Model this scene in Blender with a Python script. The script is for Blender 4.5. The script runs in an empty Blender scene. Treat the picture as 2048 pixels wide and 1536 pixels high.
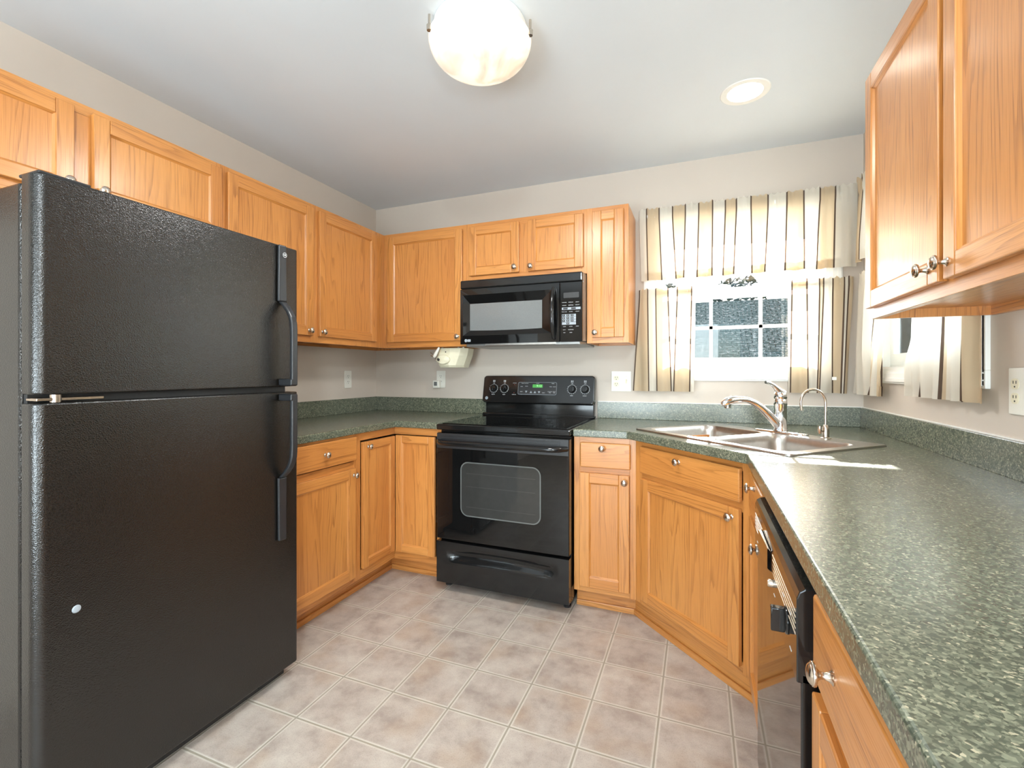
import bpy, bmesh, math, random
from mathutils import Vector, Matrix, noise as mnoise
random.seed(7)
SC = bpy.context.scene
COL = SC.collection
PI = math.pi
R2 = math.sqrt(.5)

# ------------------------------------------------------------------ camera
W = 3.083          # room width (right wall)
H = 2.44           # ceiling
cam_d = bpy.data.cameras.new('camera')
cam_d.sensor_width = 36.0
cam_d.lens = 936.23 / 2048 * 36.0
cam_d.shift_y = -22.94 / 2048
cam_d.clip_start = .02
cam = bpy.data.objects.new('camera', cam_d)
cam.location = (2.2871, -2.9349, 1.2001)
cam.rotation_euler = (PI / 2, 0, .37925)
COL.objects.link(cam)
SC.camera = cam

# ------------------------------------------------------------------ view, sky, sun, daylight, added fill lights
SC.view_settings.view_transform = 'Standard'
SC.view_settings.look = 'None'
SC.view_settings.gamma = 1
SC.view_settings.use_curve_mapping = False
SC.view_settings.exposure = 0.07

wd = bpy.data.worlds.new('sky')
SC.world = wd
wd.use_nodes = True
wn = wd.node_tree
wn.nodes.clear()
sky = wn.nodes.new('ShaderNodeTexSky')
sky.sky_type = 'NISHITA'
sky.sun_disc = False
sky.sun_elevation = math.radians(34.4)
sky.sun_rotation = 0.0
bg = wn.nodes.new('ShaderNodeBackground')
bg.inputs['Strength'].default_value = .40
wo = wn.nodes.new('ShaderNodeOutputWorld')
wn.links.new(sky.outputs[0], bg.inputs[0])
wn.links.new(bg.outputs[0], wo.inputs[0])

SUN_DIR = Vector((-.030, -1.0, -.684)).normalized()
sun_d = bpy.data.lights.new('sun', 'SUN')
sun_d.energy = 48.0
sun_d.color = (1.0, .97, .93)
sun_d.angle = math.radians(.6)
sun = bpy.data.objects.new('sun', sun_d)
sun.rotation_euler = SUN_DIR.to_track_quat('-Z', 'Y').to_euler()
sun.location = (2.5, 6, 4)
COL.objects.link(sun)


def area(name, loc, target, sx, sy, power, color=(1, 1, 1)):
    d = bpy.data.lights.new(name, 'AREA')
    d.shape = 'RECTANGLE'
    d.size, d.size_y = sx, sy
    d.energy = power
    d.color = color
    o = bpy.data.objects.new(name, d)
    o.location = loc
    o.rotation_euler = (Vector(target) - Vector(loc)).to_track_quat('-Z', 'Y').to_euler()
    COL.objects.link(o)
    return o


# added broad fill light at the rear opening behind the camera, for even light
area('rear_fill', (1.75, -5.75, 1.10), (1.65, 0, 1.0), 1.7, 1.9, 85, (.83, .95, 1.0))
# added point fill high up behind the camera, no fixture there
_p = bpy.data.lights.new('high_fill', 'POINT')
_p.energy = 85
_p.color = (.84, .95, 1.0)
_p.shadow_soft_size = .09
_po = bpy.data.objects.new('high_fill', _p)
_po.location = (2.60, -3.72, 2.33)
COL.objects.link(_po)
# added low point fill behind the camera, lifts the walls under the cabinets
_p = bpy.data.lights.new('low_fill', 'POINT')
_p.energy = 80
_p.color = (.84, .95, 1.0)
_p.shadow_soft_size = .16
_po = bpy.data.objects.new('low_fill', _p)
_po.location = (2.86, -3.95, 1.13)
COL.objects.link(_po)
# added fill behind the camera, aimed up to brighten the ceiling
area('ceiling_fill', (1.2, -4.3, .9), (1.2, -2.0, 2.44), 1.2, .8, 44, (.78, .92, 1.0))
area('kitchen_window_daylight', (2.485, .40, 1.65), (2.485, -2, 1.3), .9, .9, 20, (.90, .96, 1.0))
area('side_window_daylight', (W + .40, -.635, 1.65), (W - 2, -.635, 1.3), .9, .9, 42, (.80, .93, 1.0))


# ------------------------------------------------------------------ materials
def lin(r, g, b):
    f = lambda c: (c / 255 / 12.92) if c / 255 <= .04045 else ((c / 255 + .055) / 1.055) ** 2.4
    return (f(r), f(g), f(b), 1)


class NT:
    def __init__(s, name):
        s.m = bpy.data.materials.new(name)
        s.m.use_nodes = True
        s.t = s.m.node_tree
        s.t.nodes.clear()
        s.out = s.t.nodes.new('ShaderNodeOutputMaterial')

    def n(s, typ, **kw):
        nd = s.t.nodes.new('ShaderNode' + typ)
        for k, v in kw.items():
            if k.startswith('i_'):
                key = k[2:]
                key = int(key) if key.isdigit() else key.replace('_', ' ')
                if isinstance(v, bpy.types.NodeSocket):
                    s.t.links.new(v, nd.inputs[key])
                else:
                    nd.inputs[key].default_value = v
            else:
                setattr(nd, k, v)
        return nd

    def math(s, op, a, b=None, c=None, clamp=False):
        nd = s.t.nodes.new('ShaderNodeMath')
        nd.operation = op
        nd.use_clamp = clamp
        for i, v in enumerate((a, b, c)):
            if v is None:
                continue
            if isinstance(v, bpy.types.NodeSocket):
                s.t.links.new(v, nd.inputs[i])
            else:
                nd.inputs[i].default_value = v
        return nd.outputs[0]

    def ramp(s, fac, stops, interp='LINEAR'):
        nd = s.t.nodes.new('ShaderNodeValToRGB')
        nd.color_ramp.interpolation = interp
        els = nd.color_ramp.elements
        while len(els) < len(stops):
            els.new(.5)
        for e, (p, c) in zip(els, stops):
            e.position = p
            e.color = c if len(c) == 4 else (*c, 1)
        s.t.links.new(fac, nd.inputs[0])
        return nd.outputs[0]

    def mix(s, fac, a, b, blend='MIX'):
        nd = s.t.nodes.new('ShaderNodeMix')
        nd.data_type = 'RGBA'
        nd.blend_type = blend
        for key, v in ((0, fac), (6, a), (7, b)):
            if isinstance(v, bpy.types.NodeSocket):
                s.t.links.new(v, nd.inputs[key])
            else:
                nd.inputs[key].default_value = v
        return nd.outputs[2]

    def principled(s, base, rough=.5, metal=0.0, spec=.5, normal=None, coat=0.0, coat_rough=.05, emit=None, estr=0.0):
        p = s.t.nodes.new('ShaderNodeBsdfPrincipled')
        for key, v in (('Base Color', base), ('Roughness', rough), ('Metallic', metal), ('Specular IOR Level', spec),
                       ('Normal', normal), ('Coat Weight', coat), ('Coat Roughness', coat_rough),
                       ('Emission Color', emit), ('Emission Strength', estr)):
            if v is None:
                continue
            if isinstance(v, bpy.types.NodeSocket):
                s.t.links.new(v, p.inputs[key])
            else:
                p.inputs[key].default_value = v
        s.t.links.new(p.outputs[0], s.out.inputs[0])
        return p

    def bump(s, height, strength=.2, dist=.01):
        b = s.t.nodes.new('ShaderNodeBump')
        b.inputs['Strength'].default_value = strength
        b.inputs['Distance'].default_value = dist
        s.t.links.new(height, b.inputs['Height'])
        return b.outputs[0]


def plain(name, col, rough=.5, metal=0.0, spec=.5, coat=0.0, var=.04, scale=30, bump=0.0):
    t = NT(name)
    tc = t.n('TexCoord')
    nz = t.n('TexNoise', i_Vector=tc.outputs['Object'], i_Scale=scale, i_Detail=3.0)
    lo = tuple(c * (1 - var) for c in col[:3]) + (1,)
    hi = tuple(min(1, c * (1 + var)) for c in col[:3]) + (1,)
    c = t.ramp(nz.outputs[0], [(.3, lo), (.7, hi)])
    nrm = t.bump(nz.outputs[0], bump, .002) if bump else None
    t.principled(c, rough, metal, spec, nrm, coat)
    return t.m


def make_oak():
    t = NT('honey_oak')
    uv = t.n('UVMap')
    sp = t.n('SeparateXYZ', i_0=uv.outputs[0])
    u, v = sp.outputs[0], sp.outputs[1]
    a = t.n('CombineXYZ', i_0=t.math('MULTIPLY', u, .85), i_1=t.math('MULTIPLY', v, 6.5))
    n1 = t.n('TexNoise', i_Vector=a.outputs[0], i_Scale=1.0, i_Detail=2.0, i_Roughness=.45)
    s = t.math('ADD', t.math('MULTIPLY', v, 44.0), t.math('MULTIPLY', n1.outputs[0], 11.0))
    d2 = t.n('CombineXYZ', i_0=t.math('MULTIPLY', u, .4), i_1=t.math('MULTIPLY', v, 17.0))
    n4 = t.n('TexNoise', i_Vector=d2.outputs[0], i_Scale=1.0, i_Detail=2.0)
    s = t.math('ADD', s, t.math('MULTIPLY', n4.outputs[0], 5.0))
    d3 = t.n('CombineXYZ', i_0=t.math('MULTIPLY', u, 1.8), i_1=t.math('MULTIPLY', v, 26.0))
    n5 = t.n('TexNoise', i_Vector=d3.outputs[0], i_Scale=1.0, i_Detail=1.0)
    fade = t.ramp(n5.outputs[0], [(.36, (.15, .15, .15)), (.60, (1, 1, 1))])
    fr = t.math('FRACT', s)
    ring = t.ramp(fr, [(0, (0, 0, 0)), (.55, (.1, .1, .1)), (.86, (.85, .85, .85)), (.95, (1, 1, 1)), (1, (0, 0, 0))])
    b = t.n('CombineXYZ', i_0=t.math('MULTIPLY', u, 9.0), i_1=t.math('MULTIPLY', v, 420.0))
    n2 = t.n('TexNoise', i_Vector=b.outputs[0], i_Scale=1.0, i_Detail=2.0)
    pore = t.ramp(n2.outputs[0], [(.48, (0, 0, 0)), (.72, (1, 1, 1))])
    c3 = t.n('CombineXYZ', i_0=t.math('MULTIPLY', u, .6), i_1=t.math('MULTIPLY', v, 2.2))
    n3 = t.n('TexNoise', i_Vector=c3.outputs[0], i_Scale=1.3, i_Detail=1.0)
    base = t.ramp(n3.outputs[0], [(.3, (.53, .205, .048)), (.7, (.64, .278, .072))])
    f1 = t.math('MULTIPLY', t.math('MULTIPLY', t.math('MULTIPLY', ring, fade), t.math('ADD', t.math('MULTIPLY', pore, .7), .45)), .92)
    col = t.mix(f1, base, (.22, .065, .010, 1))
    col = t.mix(t.math('MULTIPLY', pore, .34), col, (.30, .10, .018, 1))
    rough = t.math('ADD', t.math('MULTIPLY', pore, .12), .30)
    nrm = t.bump(t.math('SUBTRACT', 0.0, t.math('MULTIPLY', pore, ring)), .12, .001)
    t.principled(col, rough, 0, .5, nrm, .4, .26)
    return t.m


def make_counter():
    t = NT('green_speckled_laminate')
    tc = t.n('TexCoord')
    v1 = t.n('TexVoronoi', i_Vector=tc.outputs['Object'], i_Scale=330.0)
    v2 = t.n('TexVoronoi', i_Vector=tc.outputs['Object'], i_Scale=190.0)
    n = t.n('TexNoise', i_Vector=tc.outputs['Object'], i_Scale=95.0, i_Detail=3.0)
    sp = t.n('SeparateColor', i_0=v1.outputs['Color'])
    c = t.ramp(sp.outputs[0], [(0, (.034, .045, .033)), (.28, (.085, .102, .072)), (.55, (.155, .172, .120)),
                               (.78, (.27, .275, .19)), (.93, (.50, .455, .32))], 'CONSTANT')
    sp2 = t.n('SeparateColor', i_0=v2.outputs['Color'])
    c2 = t.ramp(sp2.outputs[1], [(0, (.045, .058, .043)), (.4, (.115, .132, .094)), (.8, (.225, .235, .165))], 'CONSTANT')
    col = t.mix(t.ramp(n.outputs[0], [(.42, (0, 0, 0)), (.58, (1, 1, 1))]), c, c2)
    col = t.mix(.30, col, (.120, .128, .092, 1))
    t.principled(col, .24, 0, .6)
    return t.m


def make_floor():
    t = NT('vinyl_tile_floor')
    tc = t.n('TexCoord')
    sp = t.n('SeparateXYZ', i_0=tc.outputs['Object'])
    P = .2343
    masks = []
    cells = []
    for k, off in ((0, 1.690 - 20 * P), (1, -.997 - 40 * P)):
        q = t.math('DIVIDE', t.math('SUBTRACT', sp.outputs[k], off), P)
        cells.append(t.math('FLOOR', q))
        f = t.math('FRACT', q)
        d = t.math('MINIMUM', f, t.math('SUBTRACT', 1.0, f))
        masks.append(d)
    d = t.math('MINIMUM', masks[0], masks[1])
    nz = t.n('TexNoise', i_Vector=tc.outputs['Object'], i_Scale=60.0, i_Detail=3.0)
    dj = t.math('ADD', d, t.math('MULTIPLY', t.math('SUBTRACT', nz.outputs[0], .5), .012))
    cell = t.n('CombineXYZ', i_0=cells[0], i_1=cells[1])
    wn_ = t.n('TexWhiteNoise', i_Vector=cell.outputs[0])
    big = t.n('TexNoise', i_Vector=tc.outputs['Object'], i_Scale=9.0, i_Detail=4.0, i_Roughness=.65)
    fine = t.n('TexNoise', i_Vector=tc.outputs['Object'], i_Scale=260.0, i_Detail=3.0, i_Roughness=.7)
    hue = t.n('TexNoise', i_Vector=tc.outputs['Object'], i_Scale=6.0, i_Detail=2.0)
    c = t.ramp(big.outputs[0], [(.32, lin(158, 144, 134)), (.5, lin(182, 170, 159)), (.68, lin(198, 188, 176))])
    c = t.mix(t.ramp(hue.outputs[0], [(.5, (0, 0, 0)), (.72, (.5, .5, .5))]), c, lin(170, 142, 116))
    c = t.mix(t.ramp(fine.outputs[0], [(.52, (0, 0, 0)), (.72, (.55, .55, .55))]), c, lin(128, 112, 100))
    c = t.mix(t.math('MULTIPLY', wn_.outputs[0], .12), c, lin(160, 148, 140))
    # pale worn border, then the darker grout groove
    edge = t.ramp(dj, [(.018, (1, 1, 1)), (.045, (0, 0, 0))])
    c = t.mix(t.math('MULTIPLY', edge, .8), c, lin(216, 210, 198))
    groove = t.ramp(d, [(.010, (1, 1, 1)), (.018, (0, 0, 0))])
    c = t.mix(groove, c, lin(158, 149, 134))
    hgt = t.math('SUBTRACT', t.math('MULTIPLY', fine.outputs[0], .15), groove)
    t.principled(c, .38, 0, .45, t.bump(hgt, .35, .0015))
    return t.m


def make_leather_black():
    t = NT('black_pebbled_enamel')
    tc = t.n('TexCoord')
    v = t.n('TexVoronoi', i_Vector=tc.outputs['Object'], i_Scale=430.0, feature='SMOOTH_F1')
    n = t.n('TexNoise', i_Vector=tc.outputs['Object'], i_Scale=300.0, i_Detail=2.0)
    h = t.math('ADD', v.outputs['Distance'], t.math('MULTIPLY', n.outputs[0], .8))
    t.principled((.009, .008, .007, 1), .22, 0, .6, t.bump(h, .42, .0014))
    return t.m


def make_glass():
    t = NT('window_glass')
    fr = t.n('Fresnel', i_IOR=1.45)
    tr = t.n('BsdfTransparent')
    gl = t.n('BsdfGlossy', i_Roughness=.0)
    mx = t.n('MixShader', i_0=fr.outputs[0], i_1=tr.outputs[0], i_2=gl.outputs[0])
    t.t.links.new(mx.outputs[0], t.out.inputs[0])
    return t.m


def make_cloth(name, col, trans):
    t = NT(name)
    tc = t.n('TexCoord')
    w = t.n('TexNoise', i_Vector=tc.outputs['Object'], i_Scale=380.0, i_Detail=1.0)
    c = t.mix(t.math('MULTIPLY', w.outputs[0], .18), col, tuple(x * .8 for x in col[:3]) + (1,))
    df = t.n('BsdfDiffuse', i_Color=c)
    tl = t.n('BsdfTranslucent', i_Color=c)
    mx = t.n('MixShader', i_0=trans, i_1=df.outputs[0], i_2=tl.outputs[0])
    t.t.links.new(mx.outputs[0], t.out.inputs[0])
    return t.m


def make_alabaster():
    t = NT('lit_alabaster_glass')
    tc = t.n('TexCoord')
    n = t.n('TexNoise', i_Vector=tc.outputs['Object'], i_Scale=7.0, i_Detail=3.0, i_Distortion=1.2)
    c = t.ramp(n.outputs[0], [(.35, (1.0, .72, .44)), (.6, (1.0, .90, .76))])
    s = t.ramp(n.outputs[0], [(.32, (.35, .35, .35)), (.6, (1, 1, 1))])
    lw = t.n('LayerWeight', i_Blend=.35)
    t.principled((.85, .80, .72, 1), .15, 0, .5, emit=c, estr=t.math('MULTIPLY', s, .62))
    return t.m


def emit(name, col, strength):
    t = NT(name)
    t.principled((.02, .02, .02, 1), .4, emit=col, estr=strength)
    return t.m


def make_shingles():
    t = NT('asphalt_shingles')
    tc = t.n('TexCoord')
    br = t.n('TexBrick', i_Vector=tc.outputs['UV'], i_Scale=1.0, i_Color1=(.08, .125, .11, 1), i_Color2=(.15, .20, .175, 1),
             i_Mortar=(.02, .035, .03, 1))
    br.inputs['Mortar Size'].default_value = .012
    br.inputs['Brick Width'].default_value = .32
    br.inputs['Row Height'].default_value = .14
    n = t.n('TexNoise', i_Vector=tc.outputs['UV'], i_Scale=9.0, i_Detail=5.0, i_Roughness=.8)
    c = t.mix(t.ramp(n.outputs[0], [(.52, (0, 0, 0)), (.66, (1, 1, 1))]), br.outputs[0], (.62, .60, .52, 1))
    t.principled(c, .9, 0, 0.0)
    return t.m


M = {}
M['oak'] = make_oak()
M['counter'] = make_counter()
M['floor'] = make_floor()
M['fridge'] = make_leather_black()
M['glass'] = make_glass()
M['wall'] = plain('greige_wall_paint', lin(199, 188, 176), .6, var=.015, scale=4)
M['ceiling'] = plain('white_ceiling_paint', lin(217, 224, 230), .8, var=.01, scale=4)
M['white'] = plain('white_trim_paint', lin(238, 238, 234), .35, var=.01)
M['plate'] = plain('white_plastic_plate', lin(226, 224, 214), .35, var=.01)
M['ivory'] = plain('ivory_plastic', lin(222, 216, 190), .4, var=.02)
M['slot'] = plain('dark_slot', (.02, .018, .015, 1), .6)
M['greyplastic'] = plain('grey_plastic', lin(110, 112, 110), .4)
M['black'] = plain('black_gloss_enamel', (.010, .010, .010, 1), .09, var=.05)
M['blackglass'] = plain('black_glass', (.006, .006, .006, 1), .035, var=.02)
M['blackmatte'] = plain('black_matte_plastic', (.016, .016, .017, 1), .42, var=.1, scale=200, bump=.1)
M['handle'] = plain('charcoal_handle_plastic', (.014, .015, .017, 1), .36, var=.1, scale=300, bump=.15)
M['ovenwin'] = plain('smoked_oven_window', (.035, .035, .033, 1), .04, var=.05)
M['ovenwintrim'] = plain('oven_window_print', (.13, .14, .135, 1), .15)
M['rack'] = plain('dim_oven_rack', (.06, .06, .057, 1), .2)
M['mwwin'] = plain('grey_screened_window', (.17, .18, .18, 1), .12, var=.06, scale=300)
M['print'] = plain('pale_print', lin(205, 208, 210), .4)
M['greyprint'] = plain('grey_print', lin(150, 158, 165), .4)
M['nickel'] = plain('brushed_nickel', (.60, .53, .45, 1), .22, 1.0, var=.06, scale=90)
M['copper'] = plain('copper_nickel', (.56, .47, .39, 1), .18, 1.0, var=.06, scale=90)
M['chrome'] = plain('chrome', (.82, .83, .85, 1), .04, 1.0, var=.01)
M['steel'] = plain('brushed_steel', (.50, .475, .44, 1), .30, 1.0, var=.06, scale=60)
M['darkchrome'] = plain('dark_chrome', (.20, .20, .20, 1), .08, 1.0)
M['galv'] = plain('grey_metal', (.30, .30, .29, 1), .35, .8)
M['toe'] = M['oak']
M['cream'] = make_cloth('cream_curtain_cloth', (.80, .755, .67, 1), .46)
M['tan'] = make_cloth('tan_curtain_cloth', (.69, .565, .40, 1), .46)
M['brown'] = make_cloth('brown_curtain_stripe', (.115, .080, .060, 1), .25)
M['alabaster'] = make_alabaster()
M['bulb'] = emit('lit_bulb', (1, .93, .82, 1), 9.0)
M['green_led'] = emit('green_display', (.10, .75, .10, 1), .55)
M['green_digit'] = emit('green_digits', (.45, 1.0, .40, 1), 1.3)
M['red_led'] = emit('red_indicator', (.8, .1, .05, 1), .3)
M['shingles'] = make_shingles()
M['siding'] = plain('pale_siding', lin(190, 192, 190), .6)
M['bluesiding'] = plain('blue_green_siding', (.50, .66, .64, 1), .7)
M['greyroof'] = plain('grey_roof', (.10, .10, .10, 1), .9)
M['leaf'] = plain('dark_foliage', (.020, .050, .045, 1), .6, var=.5, scale=3)
M['leaf_light'] = plain('blue_green_foliage', (.06, .13, .11, 1), .6, var=.5, scale=3)
M['bark'] = plain('bark', (.06, .045, .035, 1), .8)
M['grass'] = plain('lawn_grass', (.06, .10, .035, 1), .8, var=.4, scale=6)
M['clearglass'] = M['glass']


# ------------------------------------------------------------------ mesh helpers
class MB:
    def __init__(s):
        s.v, s.f, s.m, s.uv, s.sm = [], [], [], [], []

    def add(s, verts, faces, mat=0, uvs=None, smooth=False, X=None):
        b = len(s.v)
        for p in verts:
            p = Vector(p)
            s.v.append(tuple(X @ p) if X is not None else tuple(p))
        for i, f in enumerate(faces):
            s.f.append(tuple(b + k for k in f))
            s.m.append(mat)
            s.sm.append(smooth)
            if uvs:
                s.uv.append(uvs[i])
            else:
                s.uv.append([(verts[k][0] + .37 * verts[k][1], verts[k][2] + .41 * verts[k][1]) for k in f])
        return s

    def box(s, x0, x1, y0, y1, z0, z1, g='z', mat=0, X=None):
        if x0 > x1: x0, x1 = x1, x0
        if y0 > y1: y0, y1 = y1, y0
        if z0 > z1: z0, z1 = z1, z0
        V = [(x0, y0, z0), (x1, y0, z0), (x1, y1, z0), (x0, y1, z0), (x0, y0, z1), (x1, y0, z1), (x1, y1, z1), (x0, y1, z1)]
        F = [(0, 3, 2, 1), (4, 5, 6, 7), (0, 1, 5, 4), (2, 3, 7, 6), (1, 2, 6, 5), (3, 0, 4, 7)]
        gi = 'xyz'.index(g)
        ou, ov = random.uniform(0, 40), random.uniform(0, 40)
        U = []
        nax = (2, 2, 1, 1, 0, 0)
        for f, na in zip(F, nax):
            axes = [a for a in (0, 1, 2) if a != na]
            ua = gi if gi in axes else axes[0]
            va = [a for a in axes if a != ua][0]
            U.append([(V[k][ua] + ou, V[k][va] + ov + .13 * na) for k in f])
        return s.add(V, F, mat, U, X=X)

    def quad(s, a, b, c, d, mat=0, uv=None, smooth=False):
        return s.add([a, b, c, d], [(0, 1, 2, 3)], mat, [uv] if uv else None, smooth)

    def lathe(s, prof, n=32, mat=0, X=None, smooth=True, cap=True):
        """prof: list of (r, z) revolved around local z"""
        V, F = [], []
        for r, z in prof:
            for k in range(n):
                a = 2 * PI * k / n
                V.append((r * math.cos(a), r * math.sin(a), z))
        for i in range(len(prof) - 1):
            for k in range(n):
                F.append((i * n + k, i * n + (k + 1) % n, (i + 1) * n + (k + 1) % n, (i + 1) * n + k))
        if cap:
            if prof[0][0] > 1e-5:
                F.append(tuple(range(n - 1, -1, -1)))
            if prof[-1][0] > 1e-5:
                F.append(tuple((len(prof) - 1) * n + k for k in range(n)))
        return s.add(V, F, mat, None, smooth, X)

    def tube(s, pts, rad, n=12, mat=0, X=None, cap=True, flat=None):
        pts = [Vector(p) for p in pts]
        rad = rad if isinstance(rad, (list, tuple)) else [rad] * len(pts)
        V, F = [], []
        up = None
        for i, p in enumerate(pts):
            t = (pts[min(i + 1, len(pts) - 1)] - pts[max(i - 1, 0)]).normalized()
            if up is None:
                up = Vector((0, 0, 1)) if abs(t.z) < .9 else Vector((1, 0, 0))
            sd = t.cross(up).normalized()
            up = sd.cross(t).normalized()
            for k in range(n):
                a = 2 * PI * k / n
                ra = rad[i]
                fl = flat if flat else 1.0
                V.append(p + sd * (ra * math.cos(a)) + up * (ra * fl * math.sin(a)))
        for i in range(len(pts) - 1):
            for k in range(n):
                F.append((i * n + k, i * n + (k + 1) % n, (i + 1) * n + (k + 1) % n, (i + 1) * n + k))
        if cap:
            F.append(tuple(range(n - 1, -1, -1)))
            F.append(tuple((len(pts) - 1) * n + k for k in range(n)))
        return s.add(V, F, mat, None, True, X)

    def prism(s, poly, z0, z1, mat=0, X=None, smooth=False):
        """poly counter-clockwise in local xy, extruded along z"""
        n = len(poly)
        V = [(x, y, z0) for x, y in poly] + [(x, y, z1) for x, y in poly]
        F = [tuple(range(n - 1, -1, -1)), tuple(range(n, 2 * n))]
        F += [(i, (i + 1) % n, n + (i + 1) % n, n + i) for i in range(n)]
        return s.add(V, F, mat, None, smooth, X)

    def loft(s, loops, mat=0, X=None, smooth=True, cap0=False, cap1=False):
        n = len(loops[0])
        V = [p for L in loops for p in L]
        F = []
        for i in range(len(loops) - 1):
            for k in range(n):
                F.append((i * n + k, i * n + (k + 1) % n, (i + 1) * n + (k + 1) % n, (i + 1) * n + k))
        if cap0:
            F.append(tuple(range(n - 1, -1, -1)))
        if cap1:
            F.append(tuple((len(loops) - 1) * n + k for k in range(n)))
        return s.add(V, F, mat, None, smooth, X)

    def text(s, body, size, X, mat=0, align='CENTER', depth=.0004):
        cu = bpy.data.curves.new('t', 'FONT')
        cu.body = body
        cu.size = size
        cu.align_x = align
        cu.align_y = 'CENTER'
        cu.extrude = depth
        cu.resolution_u = 2
        o = bpy.data.objects.new('t', cu)
        COL.objects.link(o)
        dg = bpy.context.evaluated_depsgraph_get()
        me = bpy.data.meshes.new_from_object(o.evaluated_get(dg))
        s.add([v.co for v in me.vertices], [tuple(p.vertices) for p in me.polygons], mat, None, False, X)
        bpy.data.objects.remove(o)
        bpy.data.curves.remove(cu)
        bpy.data.meshes.remove(me)
        return s


def fill_with_holes(outer, holes, z, flip=False):
    """triangulated flat face with holes -> verts, faces"""
    bm = bmesh.new()
    es = []
    for loop in [outer] + holes:
        vs = [bm.verts.new((x, y, z)) for x, y in loop]
        for i in range(len(vs)):
            es.append(bm.edges.new((vs[i], vs[(i + 1) % len(vs)])))
    bmesh.ops.triangle_fill(bm, edges=es, use_beauty=True, normal=(0, 0, 1))
    bm.verts.index_update()
    V = [tuple(v.co) for v in bm.verts]
    F = []
    for f in bm.faces:
        idx = [v.index for v in f.verts]
        if (f.normal.z < 0) != flip:
            idx.reverse()
        F.append(tuple(idx))
    bm.free()
    return V, F


def rrect(cx, cy, w, h, r, n=6):
    P = []
    for sx, sy, a0 in ((1, 1, 0), (-1, 1, PI / 2), (-1, -1, PI), (1, -1, 1.5 * PI)):
        for k in range(n + 1):
            a = a0 + PI / 2 * k / n
            P.append((cx + sx * (w / 2 - r) + r * math.cos(a), cy + sy * (h / 2 - r) + r * math.sin(a)))
    return P


def obj(name, mb, mats, parent=None, bevel=0, seg=2, sharp=35):
    me = bpy.data.meshes.new(name)
    me.from_pydata(mb.v, [], mb.f)
    if not isinstance(mats, (list, tuple)):
        mats = [mats]
    for m in mats:
        me.materials.append(M[m] if isinstance(m, str) else m)
    uvl = me.uv_layers.new(name='UVMap')
    li = 0
    for p, u in zip(me.polygons, mb.uv):
        for k in range(len(u)):
            uvl.data[p.loop_start + k].uv = u[k]
    me.polygons.foreach_set('material_index', mb.m)
    me.polygons.foreach_set('use_smooth', [bool(x) for x in mb.sm])
    me.update()
    if any(mb.sm):
        me.polygons.foreach_set('use_smooth', [True] * len(me.polygons))
        me.set_sharp_from_angle(angle=math.radians(sharp))
    o = bpy.data.objects.new(name, me)
    COL.objects.link(o)
    if parent is not None:
        o.parent = parent
    if bevel:
        b = o.modifiers.new('edge', 'BEVEL')
        b.width = bevel
        b.segments = seg
        b.limit_method = 'ANGLE'
        b.angle_limit = math.radians(40)
        b.harden_normals = False
    return o


def tag(o, label, cat, group=None):
    o['label'] = label
    o['category'] = cat
    if group:
        o['group'] = group
    return o


def thing(name, label, cat, loc=(0, 0, 0), rz=0.0, group=None):
    o = bpy.data.objects.new(name, None)
    o.empty_display_size = .05
    o.location = loc
    o.rotation_euler = (0, 0, rz)
    COL.objects.link(o)
    return tag(o, label, cat, group)


def struct(name, mb, mats, parent=None, bevel=0):
    o = obj(name, mb, mats, parent, bevel)
    if parent is None:
        o['kind'] = 'structure'
    return o


def frame_m(o, x, y, z):
    """matrix from origin and axis vectors"""
    return Matrix(((x[0], y[0], z[0], o[0]), (x[1], y[1], z[1], o[1]), (x[2], y[2], z[2], o[2]), (0, 0, 0, 1)))


def front(o):
    """flat artwork (xy) turned to stand on a front that faces local -y, at point o"""
    return frame_m(o, (1, 0, 0), (0, 0, 1), (0, -1, 0))


# ------------------------------------------------------------------ room shell
REAR = -5.6
CX0, CX1, CZ0, CZ1 = 1.98, 2.99, 1.151, 2.145          # casing, back window (outer)
OX0, OX1, OZ0, OZ1 = 2.035, 2.935, 1.207, 2.09         # opening
RY0, RY1 = -1.084, -.186                               # opening, right-wall window (y range)
T = .14

struct('floor', MB().box(-.15, W + .15, REAR - .2, .15, -.05, 0), 'floor')
struct('ceiling', MB().box(-.15, W + .15, REAR - .2, .15, H, H + .06), 'ceiling')
struct('wall_left', MB().box(-T, 0, REAR, T, 0, H), 'wall')
mb = MB()
mb.box(0, OX0, 0, T, 0, H); mb.box(OX1, W, 0, T, 0, H); mb.box(OX0, OX1, 0, T, 0, OZ0); mb.box(OX0, OX1, 0, T, OZ1, H)
struct('wall_back', mb, 'wall')
mb = MB()
mb.box(W, W + T, REAR, RY0, 0, H); mb.box(W, W + T, RY1, T, 0, H); mb.box(W, W + T, RY0, RY1, 0, OZ0); mb.box(W, W + T, RY0, RY1, OZ1, H)
struct('wall_right', mb, 'wall')
mb = MB()
mb.box(0, .9, REAR - T, REAR, 0, H); mb.box(3.0, W, REAR - T, REAR, 0, H); mb.box(.9, 3.0, REAR - T, REAR, 2.1, H)
struct('wall_rear', mb, 'wall')
mb = MB()
for a, b in ((.9, .96), (1.92, 1.98), (2.94, 3.0)):
    mb.box(a, b, REAR - .10, REAR - .04, 0, 2.1)
mb.box(.9, 3.0, REAR - .10, REAR - .04, 2.03, 2.1); mb.box(.9, 3.0, REAR - .10, REAR - .04, 0, .09)
door_fr = struct('door_1', mb, 'white')
obj('door_glass', MB().box(.96, 2.94, REAR - .075, REAR - .07, .09, 2.03), 'glass', door_fr)


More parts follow.
